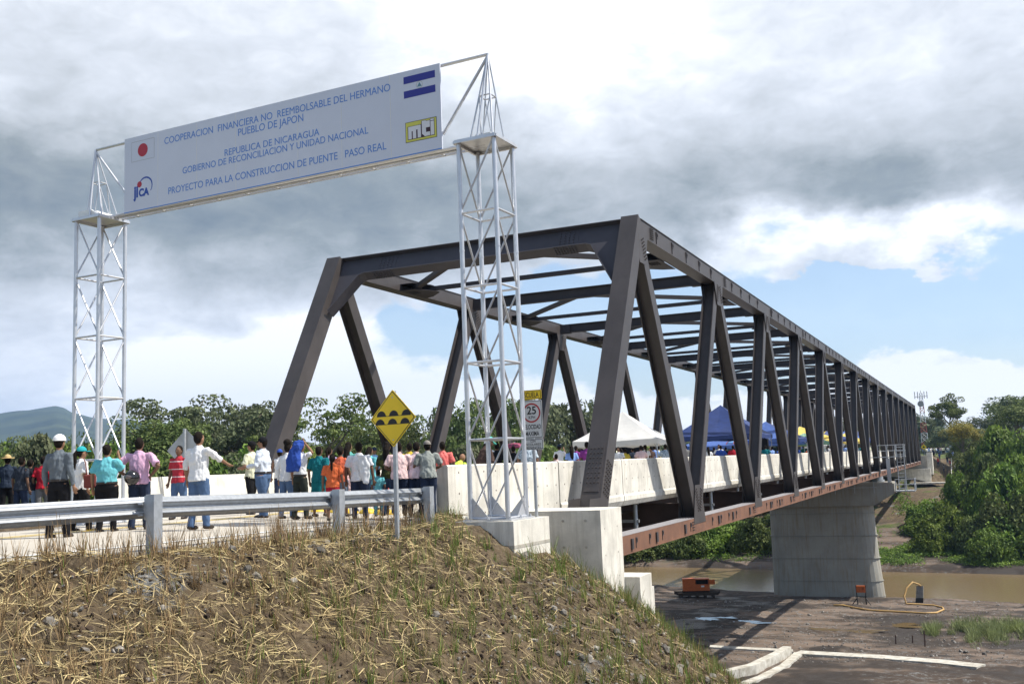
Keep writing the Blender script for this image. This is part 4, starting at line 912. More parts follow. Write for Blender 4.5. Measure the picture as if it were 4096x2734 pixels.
def person(name_label,pos,rel,st=1.70,lean=0.,arms=('down','down'),fat=1.,shirt=None,pants=None,sleeve='short',tuck=False,skirt=0.,hair='short',hat=None,skinm=None,dress=False,vox=.0125,stride=.08,wear='trousers',bend=0.,group=None,face=True,jpatch=None,legs=True,sk=1.):
    sm=skinm or skin; s=st/1.70; t=thing('person',name_label,'person',(0,0,0),group)
    piv=Vector((0,0,.93)); RL=Matrix.Rotation(-lean,3,'X'); RB=Matrix.Rotation(-(lean+bend),3,'X')
    def T(p,top=1.): # lean of the upper body about the hips
        p=Vector(p); k=sst(.90,1.12,p.z)*1.0; return piv+ (Matrix.Rotation(-lean*k,3,'X')@(p-piv)) if p.z>.9 else p
    def Hd(p): # head follows torso, turned back up a little
        b=T((0,0,1.46)); return b+Matrix.Rotation(-lean*.5-bend,3,'X')@(Vector(p)-Vector((0,0,1.46)))
    f=fat
    hipb=Vector((0,-.25*math.sin(lean),0)) if lean>0.2 else Vector((0,0,0))
    leg=[]
    for sd in(-1,1):
        st_=stride*sd
        hip=Vector((sd*.085*f,0,.90)); kn=Vector((sd*.10,st_*.5+.02,.48)); an=Vector((sd*.11,st_,.075)); leg.append((hip,kn,an))
    body=MB(); n=12
    if legs:
        for hip,kn,an in leg:
            body.path([hip+Vector((0,0,.02)),hip.lerp(kn,.5),kn,kn.lerp(an,.35)+Vector((0,-.01,0)),an,an-Vector((0,0,.05))],[.085*f,.072*f,.052,.055,.036,.035],10)
            body.path([an+Vector((0,-.04,-.045)),an+Vector((0,.10,-.05)),an+Vector((0,.15,-.055))],[.032,.034,.02],8)
    tor=[(.86,.14*f,.10*f,0),(.95,.145*f,.11*f,0),(1.05,.128*f,.095*f*(1+.2*(f-1)),0.01),(1.20,.145*f,.105*f,.005),(1.33,.165,.105,0),(1.395,.12,.075,-.005),(1.44,.06,.058,-.005)]
    body.loft([[T(q) for q in ell(Vector((0,y,z)),a*.9,b*.88,n)] for z,a,b,y in tor])
    hb=Hd((0,.0,1.46))
    body.path([T((0,-.01,1.40)),Hd((0,0,1.48)),Hd((0,.015,1.56))],[.056,.05,.05],10)
    Mh=Matrix.Rotation(-lean*.5-bend,3,'X')
    body.ball(Hd((0,.015,1.595)),(.074,.092,.112),Mh,14,10); body.ball(Hd((0,.045,1.535)),(.048,.052,.05),Mh,10,8)
    body.ball(Hd((0,.110,1.583)),(.014,.020,.024),Mh,8,6); body.ball(Hd((0,.088,1.62)),(.05,.018,.012),Mh,8,6)
    for sd in(-1,1): body.ball(Hd((sd*.076,.005,1.585)),(.012,.02,.032),Mh,8,6)
    wr=[]
    for sd,a in((-1,arms[0]),(1,arms[1])):
        e,w=ARMS[a]; sh=Vector((sd*.175*min(f,1.12),0,1.385)); e=Vector((sd*e[0],e[1],e[2])); w=Vector((sd*w[0],w[1],w[2]))
        if f>1.1 and a in('down','fold'): e.x+=sd*.05; w.x+=sd*.05; w.y+=.05 if a=='fold' else 0
        sh,e,w=T(sh),T(e),T(w) if w.z>.9 or lean>.15 else w
        if lean>.15 and a=='down': e=sh+Vector((sd*.05,.02,-.27)); w=e+Vector((0,.06,-.25))
        wr.append((sh,e,w,sd)); body.path([sh,sh.lerp(e,.5),e,e.lerp(w,.4),w],[.048*f,.044*f,.036,.036,.024],9)
        d=(w-e).normalized(); x=d.cross(Vector((0,1,.2))); x=(x if x.length>.1 else d.cross(Vector((1,0,0)))).normalized(); pl=w+d*.045
        body.path([w,w+d*.03,w+d*.085],[.024,.030,.028],8)
        nr=x.cross(d)
        for i,(o_,L_) in enumerate(((-.028,.065),(-.010,.078),(.010,.073),(.027,.058))):
            b=w+d*.08+x*o_; body.path([b,b+d*L_*.55+nr*.012,b+d*L_*.9+nr*.035],[.0105,.010,.0085],6)
        th=x*(-sd)*-1; body.path([w+d*.02+x*.02,w+d*.055+x*.052+nr*.01,w+d*.085+x*.055+nr*.02],[.013,.0115,.010],6)
    me=remesh(body,vox); me.name='body'; me.materials.append(sm); bo=link(me,'body',t)
    # shirt
    mb=MB(); hem=.955 if tuck else .85
    if dress: hem=.84
    sp2=[(hem,(.150 if tuck else .172)*f+.012,(.115 if tuck else .140)*f+.012),(.97,(.150 if tuck else .160)*f+.010,(.115 if tuck else .126)*f+.012),(1.06,.138*f+.014,.108*f+.016),(1.20,.152*f+.014,.112*f+.014),(1.32,.168+.010,.115+.012),(1.385,.150,.100),(1.425,.105,.082),(1.452,.072,.07),(1.475,.062,.064)]
    mb.loft([[T(q) for q in ell(Vector((0,0,z)),a,b,16)] for z,a,b in sp2])
    for sh,e,w,sd in wr:
        inn=sh-Vector((sd*.05,0,.01))
        if sleeve=='short': P_=[inn,sh,sh.lerp(e,.5),sh.lerp(e,.82)]; R_=[.055,.060*f,.060*f,.064*f]
        elif sleeve=='long': P_=[inn,sh,sh.lerp(e,.5),e,e.lerp(w,.5),e.lerp(w,.93)]; R_=[.055,.060*f,.057*f,.053,.048,.036]
        elif sleeve=='rolled': P_=[inn,sh,sh.lerp(e,.5),e,e.lerp(w,.25)]; R_=[.055,.060*f,.057*f,.054,.052]
        else: P_=[inn,sh+Vector((-sd*.015,0,.0))]; R_=[.055,.058]
        mb.path(P_,R_,10)
    me=remesh(mb,max(.014,vox),.019,pos.x*3+pos.y); me.name='shirt'; me.materials.append(shirt); so_=link(me,'dress' if dress else 'shirt',t)
    # lower garment
    mb=MB()
    if skirt:
        mb.loft([ell(Vector((0,0,z)),a,b,18) for z,a,b in ((.985,.142*f,.112*f),(.90,.165*f,.13*f),(.75,.18*f,.14*f),(skirt,.19*f*sk,.15*f*sk))])
    else:
        mb.loft([ell(Vector((0,0,z)),a,b,16) for z,a,b in ((.985 if tuck else .93,.140*f,.108*f),(.92 if tuck else .90,.158*f,.125*f),(.84,.155*f,.118*f),(.80,.12*f,.09*f))])
        ex_=.10 if wear=='trousers' else .45
        for hip,kn,an in leg:
            en=an if wear=='trousers' else kn+Vector((0,0,-.02)); 
            if wear=='trousers': mb.path([hip,hip.lerp(kn,.5),kn,kn.lerp(an,.5),an+Vector((0,-.01,-.03))],[.098*f,.090*f,.072,.066,.062],12)
            else: mb.path([hip,hip.lerp(kn,.5),en],[.10*f,.095*f,.085],12)
    me=remesh(mb,max(.014,vox),.010,pos.y*2); me.name='trousers'; me.materials.append(pants); link(me,'skirt' if skirt else 'trousers',t)
    if tuck and not skirt:
        k=MB(); k.loft([ell(Vector((0,0,z)),.158*f+.006,.124*f+.008,20) for z in (.945,.985)]); k.build('belt',shoe,t)
    for hip,kn,an in leg:
        k=MB(); k.path([an+Vector((0,-.07,-.035)),an+Vector((0,-.03,-.03)),an+Vector((0,.05,-.038)),an+Vector((0,.13,-.045)),an+Vector((0,.165,-.05))],[.028,.043,.042,.036,.018],8); k.build('shoe',shoe,t,smooth=True)
    # hair and hats
    hc=Hd((0,.006,1.602))
    if hair!='none':
        k=MB(); k.ball(hc+Mh@Vector((0,-.012,.008)),(.083,.095,.118),Mh,16,12)
        if hair=='short': pass
        elif hair=='long': k.path([Hd((0,-.06,1.62)),Hd((0,-.095,1.52)),T((0,-.115,1.40)),T((.01,-.13,1.26)),T((.01,-.12,1.16))],[.06,.085,.085,.07,.03],10)
        elif hair=='pony': k.path([Hd((0,-.09,1.64)),Hd((0,-.135,1.58)),Hd((0,-.13,1.48)),T((0,-.13,1.34)),T((.01,-.12,1.22))],[.028,.036,.038,.034,.014],8)
        elif hair=='bun': k.ball(Hd((0,-.10,1.66)),(.045,.045,.045),Mh,10,8)
        elif hair=='tall': k.ball(Hd((0,-.03,1.72)),(.085,.095,.085),Mh,12,8)
        # open the hair in front for the face
        me=remesh(k,.012,.006,3.); bm=bmesh.new(); bm.from_mesh(me)
        inv=Mh.inverted(); dl=[fc for fc in bm.faces if (lambda q:q.y>.030 and q.z<.055 and abs(q.x)<.2 or (q.y>-.02 and q.z<-.02 and abs(q.x)<.1 and q.z>-.12))(inv@(fc.calc_center_median()-hc))]
        bmesh.ops.delete(bm,geom=dl,context='FACES'); bm.to_mesh(me); bm.free(); me.materials.append(hairm); link(me,'hair',t)
    if hat:
        kind,hm=hat; k=MB()
        if kind=='cap':
            k.ball(hc+Mh@Vector((0,-.008,.035)),(.090,.104,.098),Mh,18,12,zmin=-.05)
            k.loft([[hc+Mh@Vector((a,b,.035)) for a,b in((-.08,.07),(-.065,.14),(0,.185),(.065,.14),(.08,.07))],[hc+Mh@Vector((a,b,.028-abs(a)*.2)) for a,b in((-.08,.07),(-.065,.145),(0,.19),(.065,.145),(.08,.07))]])
        elif kind=='straw':
            k.ball(hc+Mh@Vector((0,-.005,.05)),(.092,.105,.10),Mh,18,12,zmin=-.1)
            rg=[[hc+Mh@Vector((r*math.cos(2*PI*i/24),r*1.1*math.sin(2*PI*i/24)-.005,.045+dz+(.02 if i%12<3 else 0)*(r>.15))) for i in range(24)] for r,dz in((.088,.0),(.17,-.012),(.172,-.004),(.088,.012))]; k.loft(rg,cap=False)
        elif kind=='helmet': k.ball(hc+Mh@Vector((0,-.005,.04)),(.10,.118,.105),Mh,18,12,zmin=-.1)
        me=k.build('hat' if kind=='straw' else 'cap',hm,t,smooth=True)
    if face:
        k=MB()
        for sd in(-1,1): k.ball(Hd((sd*.030,.100,1.603)),(.012,.006,.007),Mh,8,6)
        k.build('eyes',eyem,t); k=MB(); k.ball(Hd((0,.093,1.548)),(.022,.008,.006),Mh,8,6); k.build('mouth',lip,t)
    t.location=pos; t.scale=(s,s,s); t.rotation_euler=(0,0,YAW+rad(rel)); t['_h']=st
    del t['_h']
    return t
jeans=cloth('blue_jeans',(.085,.14,.25)); djeans=cloth('dark_jeans',(.025,.035,.065)); blk=cloth('black',(.012,.012,.014)); wht=cloth('white',(.70,.70,.70),.04); gryp=cloth('grey',(.18,.18,.18))
slate=cloth('slate_grey',(.125,.145,.165)); navyc=cloth('navy',(.025,.035,.055)); redc=cloth('red',(.40,.02,.035)); turq=cloth('turquoise',(.14,.45,.50)); pink=cloth('pink',(.62,.38,.52)); cream=cloth('cream',(.62,.62,.45))
palebl=cloth('pale_blue_white',(.62,.67,.74),.05); blue=cloth('royal_blue',(.035,.08,.33)); teal=cloth('teal',(.012,.15,.17)); orng=cloth('orange',(.62,.14,.05)); crims=cloth('crimson',(.33,.015,.03)); polbl=cloth('police_blue',(.22,.40,.62))
camo=mat('cloth_camouflage',(.09,.10,.035),.9,col2=(.02,.03,.018),scale=9,spec=.1,detail=2); pgrn=cloth('olive_grey',(.27,.29,.27)); ppink=cloth('pale_pink',(.66,.48,.47)); ppink2=cloth('shell_pink',(.66,.52,.54)); coral=cloth('coral',(.72,.17,.15)); hiv=cloth('neon_yellow',(.62,.85,.10)); brn=cloth('brown',(.085,.055,.045))
plaid=mat('cloth_checked',(.55,.62,.68),.9,col2=(.16,.22,.27),scale=26,spec=.1,detail=1); capteal=cloth('teal_cap',(.03,.33,.35)); capwh=cloth('white_cap',(.75,.75,.75),.03)
stripem=bpy.data.materials.new('cloth_red_striped'); stripem.use_nodes=True
_t=stripem.node_tree; _w=_t.nodes.new('ShaderNodeTexWave'); _w.bands_direction='Z'; _w.inputs['Scale'].default_value=1.75; _w.inputs['Distortion'].default_value=.4; _tc=_t.nodes.new('ShaderNodeTexCoord'); _t.links.new(_tc.outputs['Object'],_w.inputs['Vector'])
_r=_t.nodes.new('ShaderNodeValToRGB'); _t.links.new(_w.outputs['Fac'],_r.inputs[0]); _r.color_ramp.elements[0].position=.955; _r.color_ramp.elements[0].color=(.40,.02,.035,1); _r.color_ramp.elements[1].position=.975; _r.color_ramp.elements[1].color=(.6,.5,.5,1)
_t.links.new(_r.outputs[0],_t.nodes['Principled BSDF'].inputs['Base Color']); _t.nodes['Principled BSDF'].inputs['Roughness'].default_value=.9
def A(px,dep,z=.03): return at(px,dep,z)
P_=person
P_('man in a straw hat and dark navy shirt, leftmost figure by the road',A(28,27.5),20,1.72,shirt=navyc,pants=blk,hat=('straw',strawm),lean=.05,skinm=skin2)
P_('boy in a dark grey T-shirt looking left beside the man in the straw hat',A(82,25),-20,1.60,shirt=cloth('charcoal',(.035,.042,.055)),pants=djeans,skinm=skin2,lean=.05)
P_('youth in a black jacket and pale blue jeans behind the grey shirted man',A(120,26),0,1.56,shirt=cloth('black_jacket',(.016,.016,.02)),pants=cloth('pale_jeans',(.22,.30,.42)),sleeve='long',skinm=skin2)
P_('person in a red shirt half hidden by the man in the white cap',A(172,26),10,1.62,shirt=redc,pants=gryp,sleeve='short',skinm=skin2)
P_('tall man in a white knitted cap, long sleeved slate shirt and black trousers',A(235,17.6),-12,1.74,shirt=slate,pants=blk,sleeve='long',tuck=True,hat=('helmet',capwh),fat=1.05)
bag_owner=P_('woman in a turquoise cap and white shirt with black trousers and a brown bag',A(325,19.6),-50,1.60,shirt=wht,pants=blk,tuck=False,hat=('cap',capteal),hair='pony',fat=1.12,stride=.14)
P_('broad woman in a turquoise blouse and black trousers raising a camera',A(427,18.9),-8,1.60,arms=('down','phone'),shirt=turq,pants=blk,tuck=True,hair='bun',fat=1.32)
P_('man in a pink shirt with hands on hips, black helmet at his side',A(557,19.3),-4,1.72,arms=('hips','hips'),shirt=pink,pants=djeans,fat=1.16,skinm=skin2)
P_('man in a red striped shirt and jeans standing beside the pointing man in white',A(717,23.7),165,1.68,shirt=stripem,pants=jeans,fat=1.08,skinm=skin2)
P_('man in a white long sleeved shirt and jeans reaching out an arm',A(795,18.7),-28,1.76,arms=('down','reach'),shirt=wht,pants=jeans,sleeve='rolled',fat=1.15,hair='short')
P_('heavy man in a black cap and white office shirt facing left with hands raised',A(1052,22.4),84,1.75,arms=('fold','fold'),shirt=palebl,pants=jeans,sleeve='long',tuck=True,fat=1.38,hat=('cap',blk))
P_('man in a cream shirt and dark cap behind the heavy man',A(1008,24.5),70,1.74,arms=('fold','fold'),shirt=cream,pants=blk,sleeve='short',hat=('cap',blk),fat=1.1)
P_('woman in a white blouse and jeans with hair piled high, left of the blue towel',A(1146,21.8),-30,1.60,shirt=wht,pants=jeans,sleeve='long',hair='tall',lean=.10)
tw=P_('person in a white shirt holding a blue towel over the head',A(1200,21.2),-35,1.60,arms=('down','towel'),shirt=wht,pants=cloth('dark_olive',(.03,.035,.03)),sleeve='short',tuck=True,lean=.05)
P_('woman in a dark teal dress with hair tied back',A(1277,22.2),-25,1.50,shirt=teal,pants=teal,skirt=.50,hair='short',dress=True,fat=1.2,skinm=skin2)
P_('girl with a ponytail in a white and orange top and red skirt',A(1330,20.1),0,1.29,shirt=orng,pants=crims,skirt=.55,hair='pony',sleeve='short',fat=1.05,skinm=skin2)
P_('young woman in an orange strap top and grey shorts behind the ponytail girl',A(1362,21.6),-15,1.46,shirt=cloth('orange_red',(.55,.12,.06)),pants=cloth('grey_blue',(.16,.2,.26)),wear='shorts',sleeve='none',hair='short',skinm=skin2)
P_('woman with long dark hair in a pale turquoise top',A(1396,24),-20,1.62,shirt=cloth('sea_green',(.13,.40,.36)),pants=djeans,hair='long')
P_('woman in a white lace backed blouse with a white towel over her shoulder',A(1437,20.3),-4,1.50,shirt=wht,pants=djeans,hair='short',sleeve='short',fat=1.18,skinm=skin2)
P_('woman in a turquoise T-shirt behind the woman in the lace blouse',A(1480,24.5),-30,1.50,shirt=turq,pants=jeans,hair='long',skinm=skin2)
P_('policeman in a light blue shirt and dark cap standing farther along the road',A(1499,34),178,1.70,shirt=polbl,pants=navyc,hat=('cap',navyc),arms=('hips','hips'),skinm=skin2)
P_('small child in a red T-shirt between the adults',A(1535,21.5),10,1.0,shirt=cloth('bright_red',(.55,.05,.03)),pants=blk,skinm=skin2)
P_('small child in a pale pink top beside the woman in the lace blouse',A(1391,22),20,1.0,shirt=ppink,pants=wht,skinm=skin2)
P_('small child in a light turquoise outfit near the guardrail',A(1513,21.2),-10,.95,shirt=turq,pants=turq,skinm=skin2)
P_('person with long wavy hair in a camouflage top leaning on the guardrail',A(1552,21.3),-6,1.52,shirt=camo,pants=jeans,hair='long',lean=-.10,arms=('down','down'))
P_('man in a pale pink shirt perched on the guardrail, nearest the yellow sign',A(1597,20.9),10,1.50,shirt=ppink,pants=djeans,lean=.18,fat=1.22,arms=('fold','fold'),skinm=skin2)
P_('man in a shell pink shirt bending forward beside the grey capped man',A(1660,21.0),-12,1.50,shirt=ppink2,pants=djeans,lean=.24,fat=1.15,arms=('fold','fold'),skinm=skin2)
P_('man in a grey cap and grey T-shirt leaning beside the end of the guardrail',A(1712,20.9),8,1.50,shirt=pgrn,pants=djeans,lean=.16,hat=('cap',cloth('grey_cap',(.22,.20,.18))),fat=1.15,arms=('fold','fold'),skinm=skin2)
P_('woman in a lilac blouse and jeans between the teal dress and the lace blouse',A(1318,26),-20,1.58,shirt=cloth('lilac',(.45,.36,.55)),pants=jeans,hair='pony')
P_('man in a white vest and blue cap farther along the road',A(1120,31),10,1.68,shirt=wht,pants=djeans,sleeve='none',hat=('cap',blue),skinm=skin2)
P_('young man in a yellow T-shirt beyond the camouflage top',A(1640,27),15,1.62,shirt=cloth('yellow_shirt',(.6,.45,.06)),pants=djeans,skinm=skin2)
P_('woman in a coral polo shirt and dark jeans near the parapet end',A(1772,24.6),4,1.56,shirt=coral,pants=djeans,hair='short',fat=1.12,skinm=skin2)
P_('person in a neon yellow vest stooping behind the parapet',A(1808,24.8,-.08),-40,1.52,shirt=hiv,pants=gryp,lean=.75,arms=('rest','rest'),hair='none')
P_('woman with long brown hair in a brown top behind the right tower',A(1945,31),-20,1.62,shirt=brn,pants=djeans,hair='long',face=False,fat=1.1,vox=.02,skinm=skin2)
P_('person in a white cap behind the right tower',A(1951,33.5),0,1.74,shirt=wht,pants=djeans,hat=('helmet',capwh),face=False,vox=.02)
P_('person in a black shirt behind the right tower',A(1990,31.5),10,1.64,shirt=blk,pants=blk,face=False,vox=.02,skinm=skin2)
P_('person in black beneath the floral umbrella',A(2056,35),0,1.58,shirt=blk,pants=blk,face=False,vox=.02,skinm=skin2)
P_('big man in a pale checked shirt behind the speed sign pole',A(2112,29.5),-10,1.62,shirt=plaid,pants=djeans,fat=1.35,face=False,vox=.016,hat=('helmet',cloth('pale_cap',(.5,.5,.5))))
P_('man in a teal cap and brown shirt leaning his arms on the parapet',onz(2178,2120,0)*0+Vector((-1.72,-3.3,.02)),-64,1.70,shirt=brn,pants=djeans,lean=.42,bend=.3,arms=('rest','rest'),hat=('cap',cloth('aqua_cap',(.10,.50,.44))),fat=1.05,sleeve='rolled',skinm=skin2)
P_('man in a white polo and navy cap holding up a phone on the bridge',A(2240,43),-25,1.72,arms=('down','phone'),shirt=wht,pants=navyc,hat=('cap',navyc),vox=.018,face=False)
P_('woman in a light blue top with long black hair standing on the bridge',A(2288,37),0,1.55,shirt=cloth('light_blue',(.25,.38,.72)),pants=djeans,hair='long',vox=.018,face=False)
P_('child with dark hair looking over the parapet beside the woman in light blue',A(2226,31),0,1.22,shirt=ppink,pants=djeans,vox=.018,face=False)
P_('person in a purple shirt half hidden by the bridge end post',A(2350,33.5),0,1.60,shirt=cloth('purple',(.25,.05,.25)),pants=blk,vox=.018,face=False,skinm=skin2)
# things they carry
def at_person(px,dep,z): return at(px,dep,z)
p=at(528,19.0,1.02); t=thing('motorcycle_helmet','shiny black motorcycle helmet hanging from the pink shirted man\'s hand','helmet',p)
k=MB(); k.ball(p,(.135,.15,.14),None,20,14); k.build('shell',mat('gloss_black',(.012,.012,.013),.12,spec=.8),t,smooth=True)
k=MB(); k.ball(p+Vector((.0,-.035,.01)),(.115,.13,.07),None,16,10); k.build('visor',mat('visor_grey',(.10,.08,.08),.1,spec=.9),t,smooth=True)
p=at(360,19.3,.98); t=thing('shoulder_bag','small brown shoulder bag hanging at the hip of the woman in the turquoise cap','bag',p)
k=MB(); k.box(p,(.22,.09,.26),Matrix.Rotation(.5,3,'Z')); bo=k.build('body',cloth('brown_leather',(.16,.045,.04)),t); md=bo.modifiers.new('b','BEVEL'); md.width=.03; md.segments=3
k=MB(); k.path([p+Vector((-.08,0,.12)),p+Vector((-.14,.02,.35)),p+Vector((-.2,.03,.44))],.012,6); k.build('strap',cloth('brown_leather',(.16,.045,.04)),t)
# blue towel over the head
p=at(1200,21.2,0)+Vector((0,0,.03)); fw=Vector((-math.sin(YAW-.6),math.cos(YAW-.6),0)); sd_=Vector((fw.y,-fw.x,0)); k=MB(); sc_=1.6/1.7; rg=[]
for z,a,b,off_ in((1.735,.03,.03,0),(1.715,.10,.12,-.0),(1.62,.125,.145,-.02),(1.48,.15,.13,-.07),(1.32,.19,.13,-.10),(1.16,.20,.11,-.13),(1.05,.17,.09,-.14)):
    rg.append([p+fw*(off_+b*math.sin(2*PI*i/20)*(1 if math.sin(2*PI*i/20)<0 else .55))+sd_*(a*math.cos(2*PI*i/20)-(.06 if z<1.5 else 0))+Vector((0,0,z*sc_+.012*math.sin(i*1.9))) for i in range(20)])
k.loft(rg); me=remesh(k,.014,.02,2.); me.materials.append(blue); tag(link(me,'towel'),'royal blue towel draped over the head of a person in a white shirt','towel')
# white towel over the lace blouse woman's shoulder
p=at(1461,20.2,.0); k=MB(); rg=[]
for z,w_,o_ in((.72,.06,.02),(.9,.10,.01),(1.1,.11,0),(1.24,.09,-.04),(1.30,.07,-.10)): rg.append([p+CR*(o_+w_*math.cos(2*PI*i/14))+Vector((-.41,.91,0))*(-.10+.035*math.sin(2*PI*i/14))+Vector((0,0,z)) for i in range(14)])
k.loft(rg); me=remesh(k,.014,.018,5.); me.materials.append(wht); tag(link(me,'towel'),'white towel hanging from the shoulder of the woman in the lace blouse','towel')
def umbrella(px,dep,ztop,r,mats,label,n=8,zp=0.05):
    c_=at(px,dep,0); t=thing('umbrella',label,'umbrella',(c_.x,c_.y,zp)); k=MB(); J=5
    for i in range(n*2):
        a0,a1=2*PI*i/(2*n),2*PI*(i+1)/(2*n); k.cur=(i//2)%len(mats)
        for j in range(J):
            def q(a,u,i_): 
                rr_=r*math.sin(u*PI/2)*(1 if i_%2==0 else .965); return Vector((c_.x+math.cos(a)*rr_,c_.y+math.sin(a)*rr_,ztop-r*.42*(1-math.cos(u*PI/2))))
            k.add([q(a0,j/J,i),q(a1,j/J,i+1),q(a1,(j+1)/J,i+1),q(a0,(j+1)/J,i)],[(0,1,2,3)])
    k.build('canopy',mats,t); k=MB(); k.tube((c_.x,c_.y,zp),(c_.x,c_.y,ztop+.05),.02,n=6); k.build('pole',galv2,t)
floral=mat('floral_cloth',(.50,.08,.16),.8,col2=(.04,.03,.04),scale=13,detail=3)
umbrella(2062,38,1.80,.46,[floral],'dark umbrella with pink flowers above the crowd behind the right tower',zp=1.0)
umbrella(2945,78,2.25,.75,[cloth('salmon',(.62,.16,.17)),cloth('sky_blue',(.2,.38,.7))],'pink and blue parasol beside the blue canopy on the bridge')
# low detail people for the crowd: body, shirt, trousers, hair on each
protos=[]
for i,(hr,fa,ar) in enumerate((('short',1.,('down','down')),('long',1.05,('down','down')),('short',1.2,('fold','fold')),('bun',1.1,('down','fold')),('pony',1.,('hips','down')),('short',1.05,('phone','down')))):
    protos.append(P_('prototype',Vector((0,0,0)),0,1.7,shirt=wht,pants=djeans,hair=hr,fat=fa,arms=ar,vox=.035,face=False))
ccol={'white':wht,'red':redc,'blue':blue,'pale blue':cloth('light_blue',(.25,.38,.72)),'black':blk,'navy':navyc,'pink':ppink,'yellow':cloth('yellow_shirt',(.6,.45,.06)),'green':cloth('green_shirt',(.05,.2,.08)),'orange':orng,'grey':gryp,'brown':brn,'teal':teal,'cream':cream,'checked':plaid,'purple':cloth('purple',(.25,.05,.25))}
pcol=[djeans,jeans,blk,gryp]; rng=random.Random(5)
def setm(o,m_):
    for s_ in o.material_slots: s_.link='OBJECT'; s_.material=m_
def crowd(i,px,dep,col,label,group,st=None,rel=None,z=.03):
    o=copy_tree(protos[i%6]); o.name='person'; p=at(px,dep,z); s=(st or rng.uniform(1.5,1.74))/1.7
    o.location=p; o.scale=(s,s,s); o.rotation_euler=(0,0,YAW+rad(rel if rel is not None else rng.uniform(-50,50)))
    for ch in o.children:
        n=ch.name.split('.')[0]
        if n=='shirt': setm(ch,ccol[col])
        elif n=='trousers': setm(ch,rng.choice(pcol))
        elif n=='body': setm(ch,rng.choice((skin,skin2)))
    tag(o,label,'person',group); return o
spec=[(2475,46,'white','beside the bridge end post, under the white canopy',2),(2485,60,'white','with pale hair under the white canopy',1),(2503,50,'yellow','stooping just right of the end post',0),(2532,55,'navy','tall figure under the middle of the white canopy',0),(2566,47,'pink','in front under the white canopy, seen from behind',2),(2583,50,'white','small, right of the one in pink',4),(2602,62,'grey','under the right half of the white canopy',0),(2620,58,'pale blue','near the right leg of the white canopy',3),(2636,60,'cream','at the right leg of the white canopy',0),
 (2664,44,'checked','in a check pattern by the first leaning diagonal',2),(2745,60,'grey','under the left side of the blue canopy',0),(2835,56,'white','below the peak of the blue canopy',1),(2858,64,'navy','under the middle of the blue canopy',0),(2878,58,'white','bending right of the middle of the blue canopy',2),(2905,68,'black','under the right half of the blue canopy',5),(2934,57,'red','under the pink and blue parasol',2),(3064,66,'teal','right of the blue canopy',2),(3090,70,'pale blue','leaning at the parapet right of the blue canopy',3),(3048,72,'cream','near the right leg of the blue canopy',1),(2780,72,'black','deep under the blue canopy',0),(2710,70,'brown','between the two canopies',0)]
for px,dep,col,wh,i in spec:
    crowd(i,px,dep,col,'person in %s %s'%(('a '+col+' top') ,wh),'crowd under the canopies on the bridge',rel=rng.choice((-20,10,0,30,150)))
cols=list(ccol)
def deckok(px,dep):
    p=at(px,dep); return -10.3<p.x<-1.5 and p.y>1
cnt=0; used=set()
while cnt<64:
    dep=rng.uniform(46,175); px=rng.uniform(2250,3560)
    if not deckok(px,dep) : continue
    p=at(px,dep)
    if dep<70 and rng.random()<.55: continue
    col=rng.choice(cols); cnt+=1
    near=min((abs(px-q),n) for q,n in ((2300,'left of the bridge end post'),(2520,'under the white canopy'),(2870,'under the blue canopy'),(3100,'past the blue canopy'),(3220,'by the green and yellow canopies'),(3340,'by the far canopies'),(3480,'near the bridge pier')))[1]
    crowd(rng.randrange(6),px,dep,col,'person in a %s top %s in the bridge crowd'%(col,near),'crowd standing on the bridge in %s near %s'%(col,near))
for n in range(46):
    px=rng.uniform(3690,3800); dep=rng.uniform(212,262); col=rng.choice(('white','pale blue','red','pink','white','navy','grey','cream'))
    crowd(rng.randrange(6),px,dep,col,'tiny person in a %s top in the crowd on the road beyond the bridge'%col,'far crowd beyond the bridge in %s'%col,z=-.35,rel=rng.uniform(0,360))
for px,dep,z,col in ((3732,196,-2.6,'navy'),(3748,188,-3.6,'red'),(3755,192,-3.3,'blue'),(3768,186,-4.,'grey'),(3785,194,-3.4,'black'),(3796,190,-3.4,'red'),(3810,196,-2.8,'pale blue'),(3722,200,-2.0,'white')):
    q=at(px,dep); zz_=height(q.x,q.y,False); crowd(rng.randrange(6),px,dep,col,'tiny person in a %s top on the dirt path below the far bridge end'%col,'people on the far slope in %s'%col,z=zz_,rel=rng.uniform(0,360))
for o in protos:
    for ch in list(o.children): bpy.data.objects.remove(ch)
    bpy.data.objects.remove(o)
